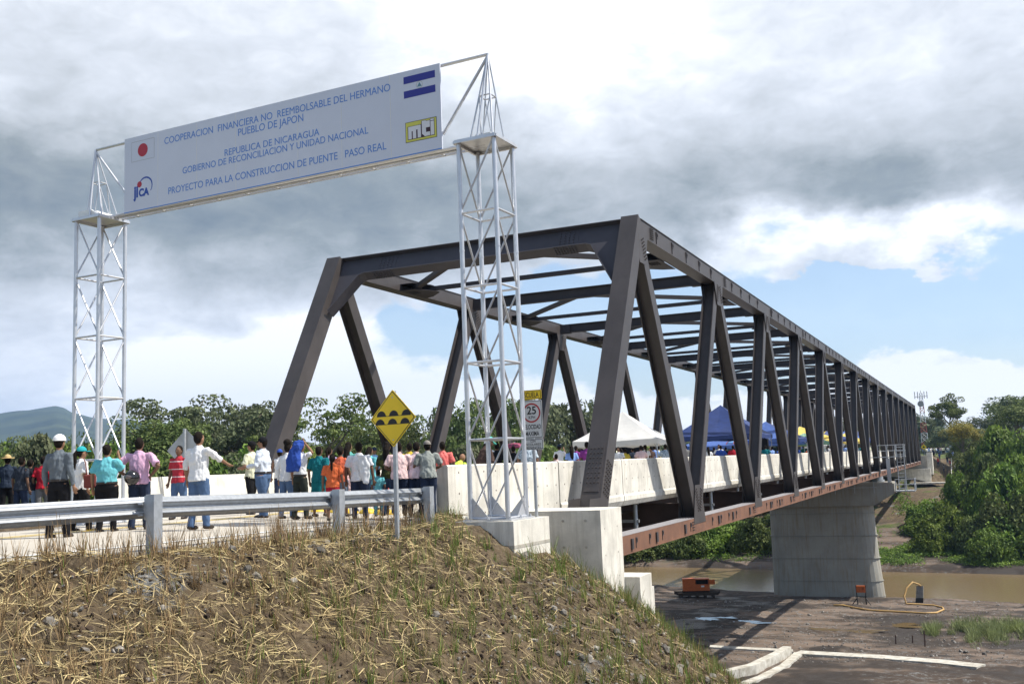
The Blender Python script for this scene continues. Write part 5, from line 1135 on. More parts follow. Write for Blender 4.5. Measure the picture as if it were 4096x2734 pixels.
# ------------------------------------------------------------------ canopies
def canopy(px,dep,half,ze,zp,mats,label,yaw=0.,val=.28,z0=.03,name='canopy_tent'):
    c_=at(px,dep,0); t=thing(name,label,'canopy',(c_.x,c_.y,z0)); k=MB(); Rz=Matrix.Rotation(yaw,3,'Z'); n=10
    def surf(u,v): # u,v in -1..1
        r=max(abs(u),abs(v)); h=(1-r)**1.12; sag=-.10*math.sin(PI*r)*(1-min(abs(u),abs(v))/max(r,1e-3))*.9
        q=c_+Rz@Vector((u*half,v*half,0)); q.z=ze+(zp-ze)*h+sag+.03*noise.noise(Vector((u*3+px,v*3,1)))-(.08*(1-min(abs(u),abs(v)))*(r>.98)); return q
    idx={}
    for s_ in range(4):
        k.cur=s_%len(mats)
        for i in range(n):
            for j in range(n):
                def w(a,b): # triangle sector from centre
                    r=a/n; tt=(b/n*2-1)*r; return [(r,tt),(-tt,r),(-r,-tt),(tt,-r)][s_]
                k.add([surf(*w(i,j)),surf(*w(i+1,j)),surf(*w(i+1,j+1)),surf(*w(i,j+1))],[(0,1,2,3)])
        for j in range(n):
            a,b=w(n,j),w(n,j+1); p,q=surf(*a),surf(*b); dz=Vector((0,0,-val)); k.add([p,q,q+dz*(1+.1*math.sin(j*2)),p+dz*(1+.1*math.sin(j*2-2))],[(0,1,2,3)])
    k.build('cover',mats,t)
    for a,b in((-1,-1),(1,-1),(1,1),(-1,1)):
        k=MB(); q=c_+Rz@Vector((a*half*.97,b*half*.97,0)); k.tube((q.x,q.y,z0),(q.x,q.y,ze-.02),.03,n=6); k.tube((q.x,q.y,ze-.5),tuple((q+(c_-q)*.15)[:2])+(ze-.05,),.02,n=5); k.build('leg',galv2,t)
    k=MB(); qs=[c_+Rz@Vector((a*half*.97,b*half*.97,ze-.12)) for a,b in((-1,-1),(1,-1),(1,1),(-1,1))]
    for i in range(4): k.tube(qs[i],qs[(i+1)%4],.02,n=5); k.tube(qs[i],(c_.x,c_.y,zp-.12),.02,n=5)
    k.build('frame',galv2,t); return t
tentw=mat('white_tarpaulin',(.70,.69,.66),.6,var=.05,scale=2,trans=.15); tentb=mat('blue_tarpaulin',(.022,.045,.165),.5,var=.15,scale=2,trans=.1); tentl=mat('light_blue_tarpaulin',(.08,.15,.42),.5,trans=.1); tg=mat('green_tarpaulin',(.22,.38,.27),.6,trans=.15); ty=mat('yellow_tarpaulin',(.72,.55,.12),.6,trans=.15); tdg=mat('dark_green_tarpaulin',(.02,.15,.06),.6,trans=.1)
canopy(2500,52,2.15,2.02,3.48,[tentw],'white pyramid canopy tent on the bridge behind the end post',yaw=.10)
canopy(2895,70,3.0,2.45,4.55,[tentb],'large royal blue pyramid canopy tent on the bridge',yaw=.05)
canopy(2870,84,2.6,1.95,3.0,[tentl],'low pale blue canopy behind the large blue tent',yaw=.1)
canopy(3072,84,2.7,2.3,3.75,[tentb,tentl],'blue canopy with a paler side, right of the large blue tent',yaw=-.1)
canopy(3130,100,2.6,2.2,3.6,[tg,tentl],'pale green canopy behind the blue tents',yaw=.3)
canopy(3207,112,2.6,2.7,4.0,[tentw,ty],'white canopy with a yellow side in the middle of the market',yaw=.5)
canopy(3222,104,2.3,2.1,3.1,[tg,ty,tdg],'green and yellow striped canopy below the white one',yaw=.2)
canopy(3292,118,2.3,1.9,3.0,[tentl,tentw],'pale blue and white canopy seen between the truss members',yaw=.2)
canopy(3312,126,2.2,2.6,3.7,[ty,tentb],'yellow and blue canopy farther along the bridge',yaw=.6)
canopy(3385,140,2.3,2.4,3.6,[tentw,ty],'cream and yellow canopy far along the bridge',yaw=.4)
canopy(3390,150,2.3,2.9,4.2,[tentl],'light blue canopy far along the bridge',yaw=.2)
canopy(3440,160,2.3,2.6,4.2,[tentb],'deep blue canopy, farthest one along the bridge',yaw=.2)
umbrella(3250,96,2.7,1.1,[ty,tg,tdg],'yellow and green market parasol on the bridge')
umbrella(3325,108,2.5,1.0,[tentw,tentl,ty],'white, blue and yellow market parasol on the bridge')
# dark stage backdrop and loudspeakers under the tents
q=at(2560,66,0); k=MB(); k.box(q+Vector((-1.5,0,1.3)),(3.4,.3,2.3),Matrix.Rotation(.3,3,'Z')); k.box(q+Vector((-1.5,-.2,.3)),(3.8,.6,.6),Matrix.Rotation(.3,3,'Z')); tag(k.build('stage_backdrop',blk),'dark cloth backdrop standing behind the white canopy','backdrop')
q=at(3060,78,0); t=thing('loudspeaker','black loudspeaker on a stand at the right of the blue tent','loudspeaker',q); k=MB(); k.box(q+Vector((0,0,1.8)),(.6,.5,.95)); k.build('cabinet',blk,t); k=MB(); k.tube(q,q+Vector((0,0,1.33)),.04); k.build('stand',rubber,t)
# ------------------------------------------------------------------ vegetation
leaf=mat('leaves',(.20,.24,.07),.65,var=.25,scale=.6,island=.35,trans=.25,spec=.25,col2=(.05,.08,.02)); leafd=mat('dark_leaves',(.185,.21,.11),.7,var=.25,scale=.5,island=.35,trans=.25,spec=.2,col2=(.06,.08,.035))
leafb=mat('bright_leaves',(.23,.32,.05),.6,var=.25,scale=.5,island=.35,trans=.3,spec=.25,col2=(.06,.11,.018)); leafy=mat('yellow_blossom_leaves',(.34,.27,.045),.7,island=.3,trans=.25,col2=(.09,.12,.035),scale=.55)
bark=mat('bark',(.16,.13,.10),.9,var=.3,scale=6,bump=.3)
def leafclump(V,F,c,r,n,size,R,flat=.6):
    for _ in range(n):
        d=Vector((R.gauss(0,1),R.gauss(0,1),R.gauss(0,1)+.25)).normalized(); rr_=R.uniform(.55,1.)**.6
        p=c+Vector((d.x*r.x,d.y*r.y,d.z*r.z))*rr_
        nrm=(d*.7+Vector((R.gauss(0,.5),R.gauss(0,.5),R.gauss(.45,.5)))).normalized(); a=nrm.orthogonal().normalized(); a=Matrix.Rotation(R.uniform(0,6.28),3,nrm)@a; b=nrm.cross(a)
        s=size*R.uniform(.6,1.3); k=len(V); w=s*.5
        V+= [p-a*s*.6,p+b*w*.8-a*.05*s+nrm*s*.12,p+a*s*.6,p-b*w*.8-a*.05*s+nrm*s*.12]; F.append((k,k+1,k+2,k+3))
def treemesh(seed,kind):
    R=random.Random(seed); tb=MB(); V=[];F=[]; ends=[]
    cfg={'spread':dict(h=4.0,L=3.6,up=.55,nb=6,fl=.42,cl=1.25,n=170,sz=.22,d=3),'airy':dict(h=4.5,L=3.5,up=.6,nb=5,fl=.32,cl=1.1,n=120,sz=.21,d=3),'round':dict(h=3.2,L=2.9,up=1.0,nb=6,fl=.75,cl=1.3,n=170,sz=.22,d=3),'tall':dict(h=5.0,L=2.4,up=.7,nb=5,fl=.4,cl=1.05,n=150,sz=.21,d=3)}[kind]
    def branch(p,d,L,r,lv):
        pts=[p]; rr=[r]; q=p.copy(); dd=d.copy()
        for i in range(4):
            dd=(dd+Vector((R.gauss(0,.16),R.gauss(0,.16),R.gauss(0.02,.10)))).normalized(); q=q+dd*L/4; pts.append(q.copy()); rr.append(r*(1-.55*(i+1)/4))
        tb.path(pts,rr,6 if lv<2 else 4)
        if lv>=cfg['d']-1:
            ends.append((q,L)); ends.append((pts[2].lerp(pts[3],.5),L)); return
        nb=cfg['nb'] if lv==0 else R.choice((3,3,4)); ph=R.uniform(0,6.28)
        for i in range(nb):
            a=ph+2*PI*i/nb+R.gauss(0,.25); up=cfg['up']*R.uniform(.6,1.3) if lv==0 else R.uniform(.1,.7)*cfg['up']+.1
            h=Vector((math.cos(a),math.sin(a),0)); nd=(h+Vector((0,0,up))+dd*(.25 if lv==0 else .9)).normalized()
            st=pts[-1] if R.random()<.6 else pts[-2]; branch(st,nd,L*( .95 if lv==0 else .72)*R.uniform(.8,1.15) if lv>0 else cfg['L']*R.uniform(.8,1.2),rr[-1]*.75,lv+1)
        if lv==0 and kind in('tall','round','spread'):
            branch(pts[-1],Vector((R.gauss(0,.1),R.gauss(0,.1),1)).normalized(),cfg['L']*.8,rr[-1]*.8,1)
    branch(Vector((0,0,0)),Vector((0,0,1)),cfg['h'],.34,0)
    for q,L in ends:
        for _ in range(1):
            cr_=cfg['cl']*R.uniform(.65,1.15); leafclump(V,F,q+Vector((R.gauss(0,.3),R.gauss(0,.3),R.gauss(.1,.15))),Vector((cr_,cr_,cr_*cfg['fl'])),cfg['n'],cfg['sz'],R)
    zs=max(v.z for v in V); s=10/zs; tm=bpy.data.meshes.new('trunk'); tm.from_pydata([tuple(Vector(v)*s) for v in tb.v],[],tb.f); tm.materials.append(bark); smooth_obj(tm)
    cm=bpy.data.meshes.new('crown'); cm.from_pydata([tuple(v*s) for v in V],[],F); wid=max(max(abs(v.x),abs(v.y)) for v in V)*s
    return tm,cm,wid
def bushmesh(seed,flat=1.,n=75,lob=17,sz=.32):
    R=random.Random(seed); V=[];F=[]
    for i in range(lob):
        a=R.uniform(0,6.28); rr_=R.uniform(0,1)**.5*3.0; z=R.uniform(.6,1)*(3.6-rr_*.75)*1.0; leafclump(V,F,Vector((math.cos(a)*rr_,math.sin(a)*rr_,max(.8,z))),Vector((1.15,1.15,.95))*R.uniform(.6,1.2),n*2,sz,R)
    for i in range(lob): # skirt of leaves that reaches the ground
        a=R.uniform(0,6.28); rr_=R.uniform(2.2,3.6); leafclump(V,F,Vector((math.cos(a)*rr_,math.sin(a)*rr_,.7)),Vector((1.2,1.2,1.0)),n,sz,R)
    leafclump(V,F,Vector((0,0,1.8)),Vector((2.6,2.6,1.7)),n*5,sz,R)
    zs=max(v.z for v in V); s=5/zs; cm=bpy.data.meshes.new('foliage'); cm.from_pydata([tuple(v*s) for v in V],[],F)
    tb=MB()
    for i in range(5):
        a=R.uniform(0,6.28); tb.path([(0,0,-.3),(math.cos(a)*.6,math.sin(a)*.6,1.6),(math.cos(a)*1.6,math.sin(a)*1.6,3.1)],[.14,.09,.04],5)
    tm=bpy.data.meshes.new('stem'); tm.from_pydata([tuple(v) for v in tb.v],[],tb.f); tm.materials.append(bark); return tm,cm,max(max(abs(v.x),abs(v.y)) for v in V)*s
TP={k_:[treemesh(s_,k_) for s_ in ss_] for k_,ss_ in {'spread':(1,2,3),'airy':(4,5),'round':(6,7,8),'tall':(9,)}.items()}
BP=[bushmesh(s_) for s_ in (21,22,23,24)]
VR=random.Random(11)
def plant(kind,px,dep,ytop,wpx,m_,label,group=None,zb=None,i=None,cat='tree',name=None,rot=None):
    p=at(px,dep,0); zb=height(p.x,p.y,False) if zb is None else zb; wpx=wpx*(1.15 if kind!='bush' else 1); zt=.97+(hor(px)-ytop)*dep/FPX; hh=max(1.2,zt-zb)
    src=BP if kind=='bush' else TP[kind]; tm,cm,wid=src[(i if i is not None else VR.randrange(len(src)))%len(src)]
    base=5. if kind=='bush' else 10.; sz_=hh/base; sw=(wpx*(1.35 if kind=='bush' and px>3600 and dep<180 else 1.0 if kind=='bush' else 1.4)/2*dep/FPX)/wid if wpx else sz_
    t=thing(name or ('leafy_bush' if kind=='bush' else 'broadleaf_tree'),label,cat,(0,0,0),group)
    a=bpy.data.objects.new('stem' if kind=='bush' else 'trunk',tm); C.objects.link(a); a.parent=t
    key=(cm.name,m_.name)
    c_=CMK.get(key)
    if c_ is None:
        c_=cm.copy(); c_.materials.clear(); c_.materials.append(m_); CMK[key]=c_
    b=bpy.data.objects.new('foliage' if kind=='bush' else 'crown',c_); C.objects.link(b); b.parent=t
    t.location=(p.x,p.y,zb-.1); t.scale=(sw,sw,sz_); t.rotation_euler=(0,0,VR.uniform(0,6.28) if rot is None else rot); return t
CMK={}
plant('round',620,105,1640,330,leaf,'bushy green tree behind the left sign tower, next to the grey sign back',i=0)
plant('round',545,110,1700,260,leafd,'darker green tree just right of the left sign tower')
plant('spread',900,125,1562,520,leafd,'large spreading rain tree with a grey green crown, left of the bridge',i=0)
plant('spread',1045,135,1600,300,leafd,'spreading tree right of the large rain tree, touching the end post')
plant('spread',815,118,1628,260,leafd,'spreading tree left of the large rain tree',i=1)
plant('spread',985,128,1606,280,leafd,'spreading tree overlapping the right side of the large rain tree',i=2)
plant('airy',1420,118,1655,300,leaf,'thin airy tree just left of the yellow diamond sign',i=1)
plant('airy',1330,105,1575,400,leaf,'airy tree with open limbs and flat layers, left of the yellow diamond sign',i=0)
plant('spread',1230,120,1668,320,leaf,'low spreading tree behind the woman in the teal dress')
plant('airy',1500,112,1700,300,leaf,'thin airy tree behind the yellow diamond sign',i=1)
plant('round',1660,150,1662,260,leafd,'dense tree right of the yellow diamond sign',i=1)
plant('round',1775,160,1632,210,leafd,'tall narrow tree left of the right sign tower',i=2)
plant('spread',1960,140,1588,380,leaf,'spreading tree behind the right sign tower',i=1)
plant('round',2060,150,1640,240,leafd,'dark tree in the gap right of the right sign tower')
plant('spread',2235,150,1572,420,leafd,'wide crowned tree behind the speed sign',i=2)
plant('spread',2360,155,1580,330,leafd,'wide crowned tree behind the bridge end post',i=0)
plant('round',2480,170,1690,260,leaf,'rounded tree behind the white canopy')
nb=0
for px in range(-80,2460,78):
    yt=1742 if px<520 else (1800 if px<1000 else 1790); dep=VR.uniform(78,100)
    plant('bush',px+VR.uniform(-20,20),dep,yt+VR.uniform(-26,30),VR.uniform(300,380),VR.choice((leaf,leafb,leaf,leafd)),('leafy green bush in the thicket left of the left tower' if px<520 else 'leafy green bush in the thicket between the left tower and the bridge' if px<1100 else 'leafy green bush in the thicket behind the road crowd' if px<1900 else 'leafy green bush in the thicket behind the right parapet'),'thicket bushes along the far side of the road, %s part'%('left' if px<520 else 'middle left' if px<1100 else 'middle' if px<1900 else 'right'),cat='bush',zb=-2.2)
for i,px in enumerate(range(-100,700,110)):
    plant('round',px,165+VR.uniform(-15,20),1752+VR.uniform(-18,22),260,VR.choice((leaf,leafd)),'distant round tree in the wooded strip below the mountain','trees in the wooded strip below the mountain',zb=-5)
for i,px in enumerate(range(700,3700,150)):
    plant('round',px,290+VR.uniform(-20,40),1768-(px-700)*.012+VR.uniform(-14,12)-(0 if px<3100 else 55),330,VR.choice((leafd,leafd,leaf)),'distant dark tree on the skyline behind the bridge','distant trees on the skyline behind the bridge',zb=-5)
for px,dep,yt,w_ in ((3230,215,1652,150),(3330,220,1640,140),(3420,235,1690,140)): plant('round',px,dep,yt,w_,leafd,{3230:'dark tree seen between the truss members, leftmost of the three',3330:'dark tree seen between the truss members, middle of the three',3420:'dark tree seen between the truss members, rightmost of the three'}[px],zb=-2)
# far bank on the right
plant('tall',3822,205,1563,125,leaf,'tall tree with flat layered crown right of the radio mast',zb=-1.5,rot=1.)
plant('round',3845,190,1672,130,leafy,'tree with yellow orange blossom in front of the tall layered tree',zb=-2)
plant('round',4075,240,1552,250,leafd,'huge dark spreading tree at the right edge of the picture',zb=-1.5,i=1)
plant('round',4100,205,1588,190,leaf,'green tree in front of the huge dark spreading tree',zb=-2)
plant('round',3965,300,1648,150,leafd,'hazy blue green tree between the tall tree and the huge dark one',zb=-1)
plant('round',3712,330,1662,90,leaf,'tree right of the far end of the bridge, left of the mast',zb=-1,i=0)
plant('round',3688,320,1648,70,leafd,'small tree touching the far end of the bridge',zb=-1,i=2)
plant('round',3760,360,1650,80,leafd,'small hazy tree behind the radio mast',zb=-1)
vb=[(3995,165,1690,220,leafb),(4090,160,1705,200,leafb),(3905,170,1775,170,leaf),(3865,172,1835,120,leaf),(3940,150,1800,200,leaf),(4060,150,1800,220,leafb),(3812,160,1872,105,leafb),(3835,158,1930,110,leafb),(3990,140,1838,260,leafb),(4110,140,1850,240,leafb),(3900,142,1905,150,leafb),(3960,135,1960,230,leaf),(4075,132,1965,240,leaf),(3700,152,1985,180,leafb),(3745,146,1990,170,leafb),(3650,150,2040,120,leafb),(3800,140,2030,190,leafb),(3870,136,2050,170,leaf),(3990,132,2050,240,leafb),(4085,129,2060,200,leafb),(3700,139,2080,150,leafb),(3920,129,2100,170,leafb),(3845,196,1810,80,leafb),(3955,200,1760,120,leafb),(3860,185,1800,110,leaf)]
wordp=['creeper','vine','shrub']
for i,(px,dep,yt,w_,m_) in enumerate(vb):
    pos_='%s, %s'%('high on the far bank' if yt<1850 else 'half down the far bank' if yt<2000 else 'low by the far water','under the right edge tree' if px>4030 else 'right of the yellow blossoming tree' if px>3930 else 'below the yellow blossoming tree' if px>3820 else 'below the tall layered tree' if px>3760 else 'just right of the bridge pier')
    plant('bush',px,dep,yt,w_,m_,'vine covered bush '+pos_,'vine covered bushes '+pos_,cat='bush',i=i,name='vine_bush')
ub=[(2520,152,2130,240),(2610,152,2110,240),(2700,153,2120,240),(2790,152,2100,240),(2880,153,2090,260),(2960,152,2110,220),(2480,165,2120,200),(2560,160,2085,230),(2660,150,2095,220),(2740,146,2100,200),(2810,140,2062,230),(2900,142,2040,260),(2990,150,2060,220),(3060,155,2100,200),(2640,150,2150,150),(2500,155,2170,180),(3020,128,2225,70),(3070,126,2190,90),(2560,175,2010,300),(2700,175,1990,300),(2850,175,1980,300),(3000,175,1960,300),(3120,165,2020,220)]
for i,(px,dep,yt,w_) in enumerate(ub):
    dep=max(dep,151+i%3*3)
    ps='in shade behind the bottom chord' if yt<2050 else 'at the water edge' if yt>2150 else 'in the middle of the bank'
    plant('bush',px,dep,yt,w_,leafb if i in(3,4,10,11,16) else leaf,'green bush on the far bank below the bridge, '+ps,'bushes on the far bank below the bridge, '+ps,cat='bush',i=i)
for i,(px,dep,yt,w_,kd,m_) in enumerate(((3735,290,1745,80,'round',leaf),(3775,280,1715,90,'round',leafd),(3830,200,1735,90,'round',leaf),(3880,205,1700,120,'round',leafd),(3925,215,1725,110,'round',leafb),(3905,190,1745,110,'round',leaf),(3960,230,1715,130,'round',leaf),(4020,250,1690,150,'round',leafd),(3835,185,1800,80,'round',leaf))):
    plant(kd,px,dep,yt,w_,m_,'leafy tree of the far bank wood, '+('near the road' if px<3780 else 'around the yellow blossoming tree' if px<3920 else 'below the huge dark tree'),'trees of the far bank wood, '+('near the road' if px<3780 else 'middle' if px<3920 else 'right'),zb=-4.5 if yt>1720 else -2)
for i,px in enumerate(range(3640,4200,45)):
    plant('round',px,420+VR.uniform(-40,60),1735-(px-3640)*.07+VR.uniform(-10,10),120,leafd,'far hazy tree on the skyline beyond the far bank','hazy trees on the skyline right of the bridge',zb=-5)
# mountains
def ridge(name,prof,r0,rp,r1,mat_,kindz,seed):
    k=MB(); na=180; nr=26; a0=azel(prof[0][0],1900)[0]; a1=azel(prof[-1][0],1900)[0]
    for j in range(nr+1):
        r=lerp(r0,r1,j/nr); fr_=(r-r0)/(rp-r0) if r<rp else (r1-r)/(r1-rp)
        for i in range(na+1):
            px=lerp(prof[0][0],prof[-1][0],i/na)
            for (x0,y0),(x1,y1) in zip(prof,prof[1:]):
                if x0<=px<=x1: yy=lerp(y0,y1,(px-x0)/(x1-x0)); break
            a,e=azel(px,yy); top=math.tan(max(e,.0005))*rp+.97; u=a*rp/700
            nz_=noise.fractal(Vector((u*1.6+seed,r/650,0)),1,2,5)
            h_=-8+(top+8)*max(0,fr_)**.9*(1+.0*nz_)+nz_*70*min(1,fr_*2)*(1-fr_*.8)*(top/330)
            k.v.append((CAMP.x-math.sin(a)*r,CAMP.y+math.cos(a)*r,h_))
    for j in range(nr):
        for i in range(na): q=j*(na+1)+i; k.f.append((q,q+1,q+na+2,q+na+1)); k.mi.append(0)
    tag(k.build(name,mat_,smooth=True),kind='structure')
hillm=mat('wooded_hillside',(.05,.068,.035),.9,var=.3,scale=.006,col2=(.014,.026,.015),detail=8)
ridge('mountain',[(-700,1700),(-300,1665),(0,1652),(60,1640),(110,1632),(170,1622),(225,1613),(262,1622),(285,1636),(330,1645),(375,1658),(470,1668),(520,1667),(560,1680),(700,1689),(735,1680),(850,1712),(1000,1745),(1150,1800),(1400,1840),(1700,1858)],1600,3600,6000,hillm,0,2.)
ridge('hills',[(900,1850),(1150,1790),(1330,1765),(1500,1790),(1800,1800),(2100,1815),(2500,1800),(2900,1790),(3300,1775),(3650,1745),(3760,1722),(3860,1715),(3990,1700),(4100,1690),(4400,1680),(4900,1730)],900,2000,3000,hillm,0,7.)
# ------------------------------------------------------------------ dry planted grass, litter and stones on the near slope
def infrustum(x,y,z,mg=120):
    d=Vector((x,y,z))-CAMP; dz=d.dot(CF)
    if dz<5: return False
    px=2048+FPX*d.dot(CR)/dz; py=1367-FPX*d.dot(CU)/dz; return -mg<px<4096+mg and 1900<py<2734+mg*3
straw=mat('dry_straw',(.46,.36,.19),.8,var=.3,scale=3,island=.45,col2=(.32,.23,.12),spec=.2); strawd=mat('old_stalks',(.36,.25,.12),.85,island=.4,col2=(.22,.15,.07),scale=3)
grn=mat('green_blades',(.13,.20,.03),.6,island=.35,trans=.2,col2=(.19,.19,.05),scale=2)
GR_=random.Random(3)
def blade(k,p,d,L,w,curve,segs=3):
    side=d.cross(Vector((GR_.gauss(0,1),GR_.gauss(0,1),GR_.gauss(0,.3)))).normalized(); q=Vector(p); k0=len(k.v); dd=Vector(d)
    for i in range(segs+1):
        ww=w*(1-.7*i/segs)/2; k.v+=[tuple(q-side*ww),tuple(q+side*ww)]
        dd=(dd+curve/segs).normalized(); q=q+dd*L/segs
    for i in range(segs): k.f.append((k0+2*i,k0+2*i+1,k0+2*i+3,k0+2*i+2)); k.mi.append(k.cur)
def onslope(x,y): return not (inpoly(x,y,EDGE) and dist(x,y,EDGE)>.35)
bad=lambda x,y: (-1.7<x<1.5 and -3.5<y<0) or (-.5<x<1.45 and -8.7<y<-5.9)
ks=MB(); kg=MB(); kl=MB(); n=0; tries=0
while n<4800 and tries<150000:
    tries+=1; x=GR_.uniform(-6,13); y=GR_.uniform(-23,10); x=round(x/.26)*.26+GR_.gauss(0,.06); y=round(y/.18)*.18+GR_.gauss(0,.05)
    if not onslope(x,y) or bad(x,y): continue
    z=height(x,y)
    if z<-11 or not infrustum(x,y,z): continue
    if GR_.random()>.8: continue
    n+=1; right=sst(-1.5,1.8,x+ (y+12)*.35); H0=GR_.uniform(.16,.42)*(1+.35*(GR_.random()<.12)); ln=Vector((GR_.gauss(0,.14),GR_.gauss(0,.14),1)).normalized()
    for _ in range(GR_.randint(6,13)):
        d=(ln+Vector((GR_.gauss(0,.11),GR_.gauss(0,.11),0))).normalized(); g_=GR_.random()<(.06+.62*right)
        kk=kg if g_ else ks; blade(kk,(x+GR_.gauss(0,.02),y+GR_.gauss(0,.02),z-.02),d,H0*GR_.uniform(.5,1.15),GR_.uniform(.008,.014),Vector((GR_.gauss(0,.16),GR_.gauss(0,.16),0)),2)
for _ in range(260):
    y=GR_.uniform(-17.5,-7.6); x=ezr(y)+GR_.uniform(.25,1.3); z=height(x,y); ln=Vector((GR_.gauss(0,.12),GR_.gauss(0,.12),1)).normalized(); H0=GR_.uniform(.30,.62)
    if bad(x,y): continue
    for _ in range(GR_.randint(4,9)): blade(ks,(x+GR_.gauss(0,.03),y+GR_.gauss(0,.03),z-.02),(ln+Vector((GR_.gauss(0,.10),GR_.gauss(0,.10),0))).normalized(),H0*GR_.uniform(.5,1.15),GR_.uniform(.008,.015),Vector((GR_.gauss(0,.14),GR_.gauss(0,.14),0)),2)
n=0; tries=0
while n<30000 and tries<360000:
    tries+=1; x=GR_.uniform(-6,13); y=GR_.uniform(-23,6)
    if not onslope(x,y) or bad(x,y): continue
    z=height(x,y)
    if z<-10 or not infrustum(x,y,z): continue
    w_=1-sst(-1.5,4,x+(y+12)*.3)
    if noise.noise(Vector((x*1.1,y*1.1,5)))<-.4 or GR_.random()>.3+.7*w_: continue
    n+=1; a=GR_.uniform(0,6.28); gx=(height(x+.1,y,False)-height(x-.1,y,False))/.2; gy_=(height(x,y+.1,False)-height(x,y-.1,False))/.2
    h_=Vector((math.cos(a),math.sin(a),0)); d=Vector((h_.x,h_.y,h_.x*gx+h_.y*gy_+GR_.uniform(-.05,.30))).normalized(); blade(kl,(x,y,z+.02+GR_.random()*.05),d,GR_.uniform(.12,.55)*(1 if n%2 else .38),GR_.uniform(.007,.016),Vector((GR_.gauss(0,.35),GR_.gauss(0,.35),GR_.uniform(-.5,.1))),4)
tag(ks.build('dry_grass_stalks',strawd),kind='stuff'); tag(kg.build('green_grass_blades',grn),kind='stuff'); tag(kl.build('straw_litter',straw),kind='stuff')
stm=mat('field_stone',(.24,.22,.185),.9,var=.35,scale=4,bump=.3,island=.4); k=MB()
def stone(k,p,r):
    bm=ico; R_=Matrix.Rotation(GR_.uniform(0,6.28),3,Vector((GR_.gauss(0,1),GR_.gauss(0,1),GR_.gauss(0,1))).normalized()); sc3=Vector((GR_.uniform(.7,1.3),GR_.uniform(.6,1.1),GR_.uniform(.45,.8)))
    k.add([Vector(p)+R_@Vector((v[0]*sc3.x*r,v[1]*sc3.y*r,v[2]*sc3.z*r))*GR_.uniform(.85,1.15) for v in ico[0]],ico[1])
bm=bmesh.new(); bmesh.ops.create_icosphere(bm,subdivisions=1,radius=1); bm.verts.ensure_lookup_table(); ico=([tuple(v.co) for v in bm.verts],[tuple(v.index for v in f_.verts) for f_ in bm.faces]); bm.free()
n=0
while n<9000:
    x=GR_.uniform(-6,14); y=GR_.uniform(-23,8)
    if not onslope(x,y) or bad(x,y): continue
    z=height(x,y)
    if z<-11.5 or not infrustum(x,y,z): n+=.05; continue
    g_=noise.noise(Vector((x*.5,y*.5,9)))
    if GR_.random()>.35+g_*1.2: n+=.02; continue
    n+=1; r=GR_.uniform(.012,.035) if GR_.random()<.93 else GR_.uniform(.04,.11); stone(k,(x,y,z+r*.1),r)
tag(k.build('loose_stones',stm),kind='stuff')
k=MB(); n=0
while n<15000:
    x=GR_.uniform(-6,12); y=GR_.uniform(-22,4)
    if not onslope(x,y) or bad(x,y): continue
    z=height(x,y)
    if z<-9 or not infrustum(x,y,z): n+=.05; continue
    n+=1; r=GR_.uniform(.010,.030) if GR_.random()<.9 else GR_.uniform(.03,.065); stone(k,(x,y,z+r*.15),r)
tag(k.build('soil_clods',mat('brown_clod',(.13,.092,.055),.95,var=.3,scale=2,island=.5,col2=(.05,.036,.022))),kind='stuff')
k=MB(); n=0
while n<2600: # shingle on the river flat
    px=GR_.uniform(2560,4150); py=GR_.uniform(2370,2734); q=onz(px,py,-13)
    if q.y>95 or q.y<18: n+=.05; continue
    n+=1; z=height(q.x,q.y); r=GR_.uniform(.02,.08) if GR_.random()<.96 else GR_.uniform(.08,.2); stone(k,(q.x,q.y,z+r*.1),r)
tag(k.build('river_shingle',mat('river_stone',(.20,.185,.165),.9,var=.5,scale=2,island=.5)),kind='stuff')
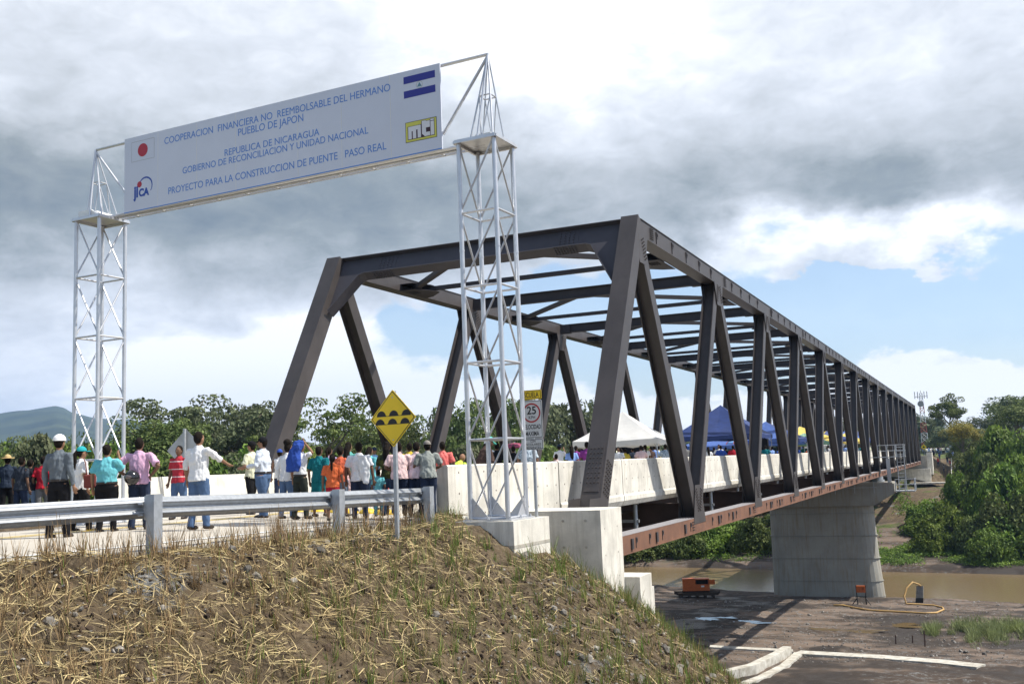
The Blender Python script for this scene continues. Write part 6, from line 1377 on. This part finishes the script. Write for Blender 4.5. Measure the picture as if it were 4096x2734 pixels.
# weeds on the flat and low cover on the far bank
k=MB(); n=0; weedm=mat('weed_green',(.26,.30,.10),.7,island=.4,trans=.2,col2=(.20,.22,.11),scale=.5)
while n<1500:
    px=GR_.uniform(3700,4140); py=GR_.gauss(2530,22)
    if px<3830 and abs(py-2520)>20: n+=.05; continue
    q=onz(px,py,-12.6)
    if noise.noise(Vector((q.x*.9,q.y*.45,4)))<.03: n+=.03; continue
    z=height(q.x,q.y); n+=1
    for _ in range(6): blade(k,(q.x+GR_.gauss(0,.15),q.y+GR_.gauss(0,.2),z),Vector((GR_.gauss(0,.3),GR_.gauss(0,.3),1)).normalized(),GR_.uniform(.25,.85),.035,Vector((GR_.gauss(0,.4),GR_.gauss(0,.4),0)),2)
tag(k.build('green_weeds',weedm),kind='stuff')
V=[];F=[]; R=random.Random(8)
for _ in range(3600):
    px=R.uniform(3450,4200) if R.random()<.8 else R.uniform(2500,3080); x=None
    y=R.uniform(116,140); q=at(px,y*1.05+28); xx=q.x; yy=R.uniform(river_far(xx)+.6,river_far(xx)+22)
    if noise.noise(Vector((xx*.18,yy*.35,2)))<-.12: continue
    z=height(xx,yy); leafclump(V,F,Vector((xx,yy,z+.15)),Vector((.9,.6,.35)),16,.20,R)
for _ in range(2600): # creeping growth up the far slope
    px=R.uniform(3560,4150); q=at(px,R.uniform(140,205)); xx,yy=q.x,q.y
    if noise.noise(Vector((xx*.14,yy*.14,7)))<(.12 if px<3720 else -.1): continue
    if -14<xx<6 and yy>158: continue
    z=height(xx,yy); leafclump(V,F,Vector((xx,yy,z+.25)),Vector((1.1,1.1,.5)),16,.26,R)
cm=bpy.data.meshes.new('low'); cm.from_pydata([tuple(v) for v in V],[],F); cm.materials.append(leafb); tag(link(cm,'low_bank_growth'),kind='stuff')
# ------------------------------------------------------------------ haze
hz=MB(); hz.b2((-7100,-1600,-40),(7100,4300,430)); hm=bpy.data.materials.new('haze'); hm.use_nodes=True; t_=hm.node_tree; t_.nodes.clear()
pv=t_.nodes.new('ShaderNodeVolumePrincipled'); pv.inputs['Color'].default_value=(.36,.60,1,1); pv.inputs['Density'].default_value=.00012; pv.inputs['Anisotropy'].default_value=.1
ou=t_.nodes.new('ShaderNodeOutputMaterial'); t_.links.new(pv.outputs[0],ou.inputs['Volume']); tag(hz.build('haze',hm),kind='stuff')
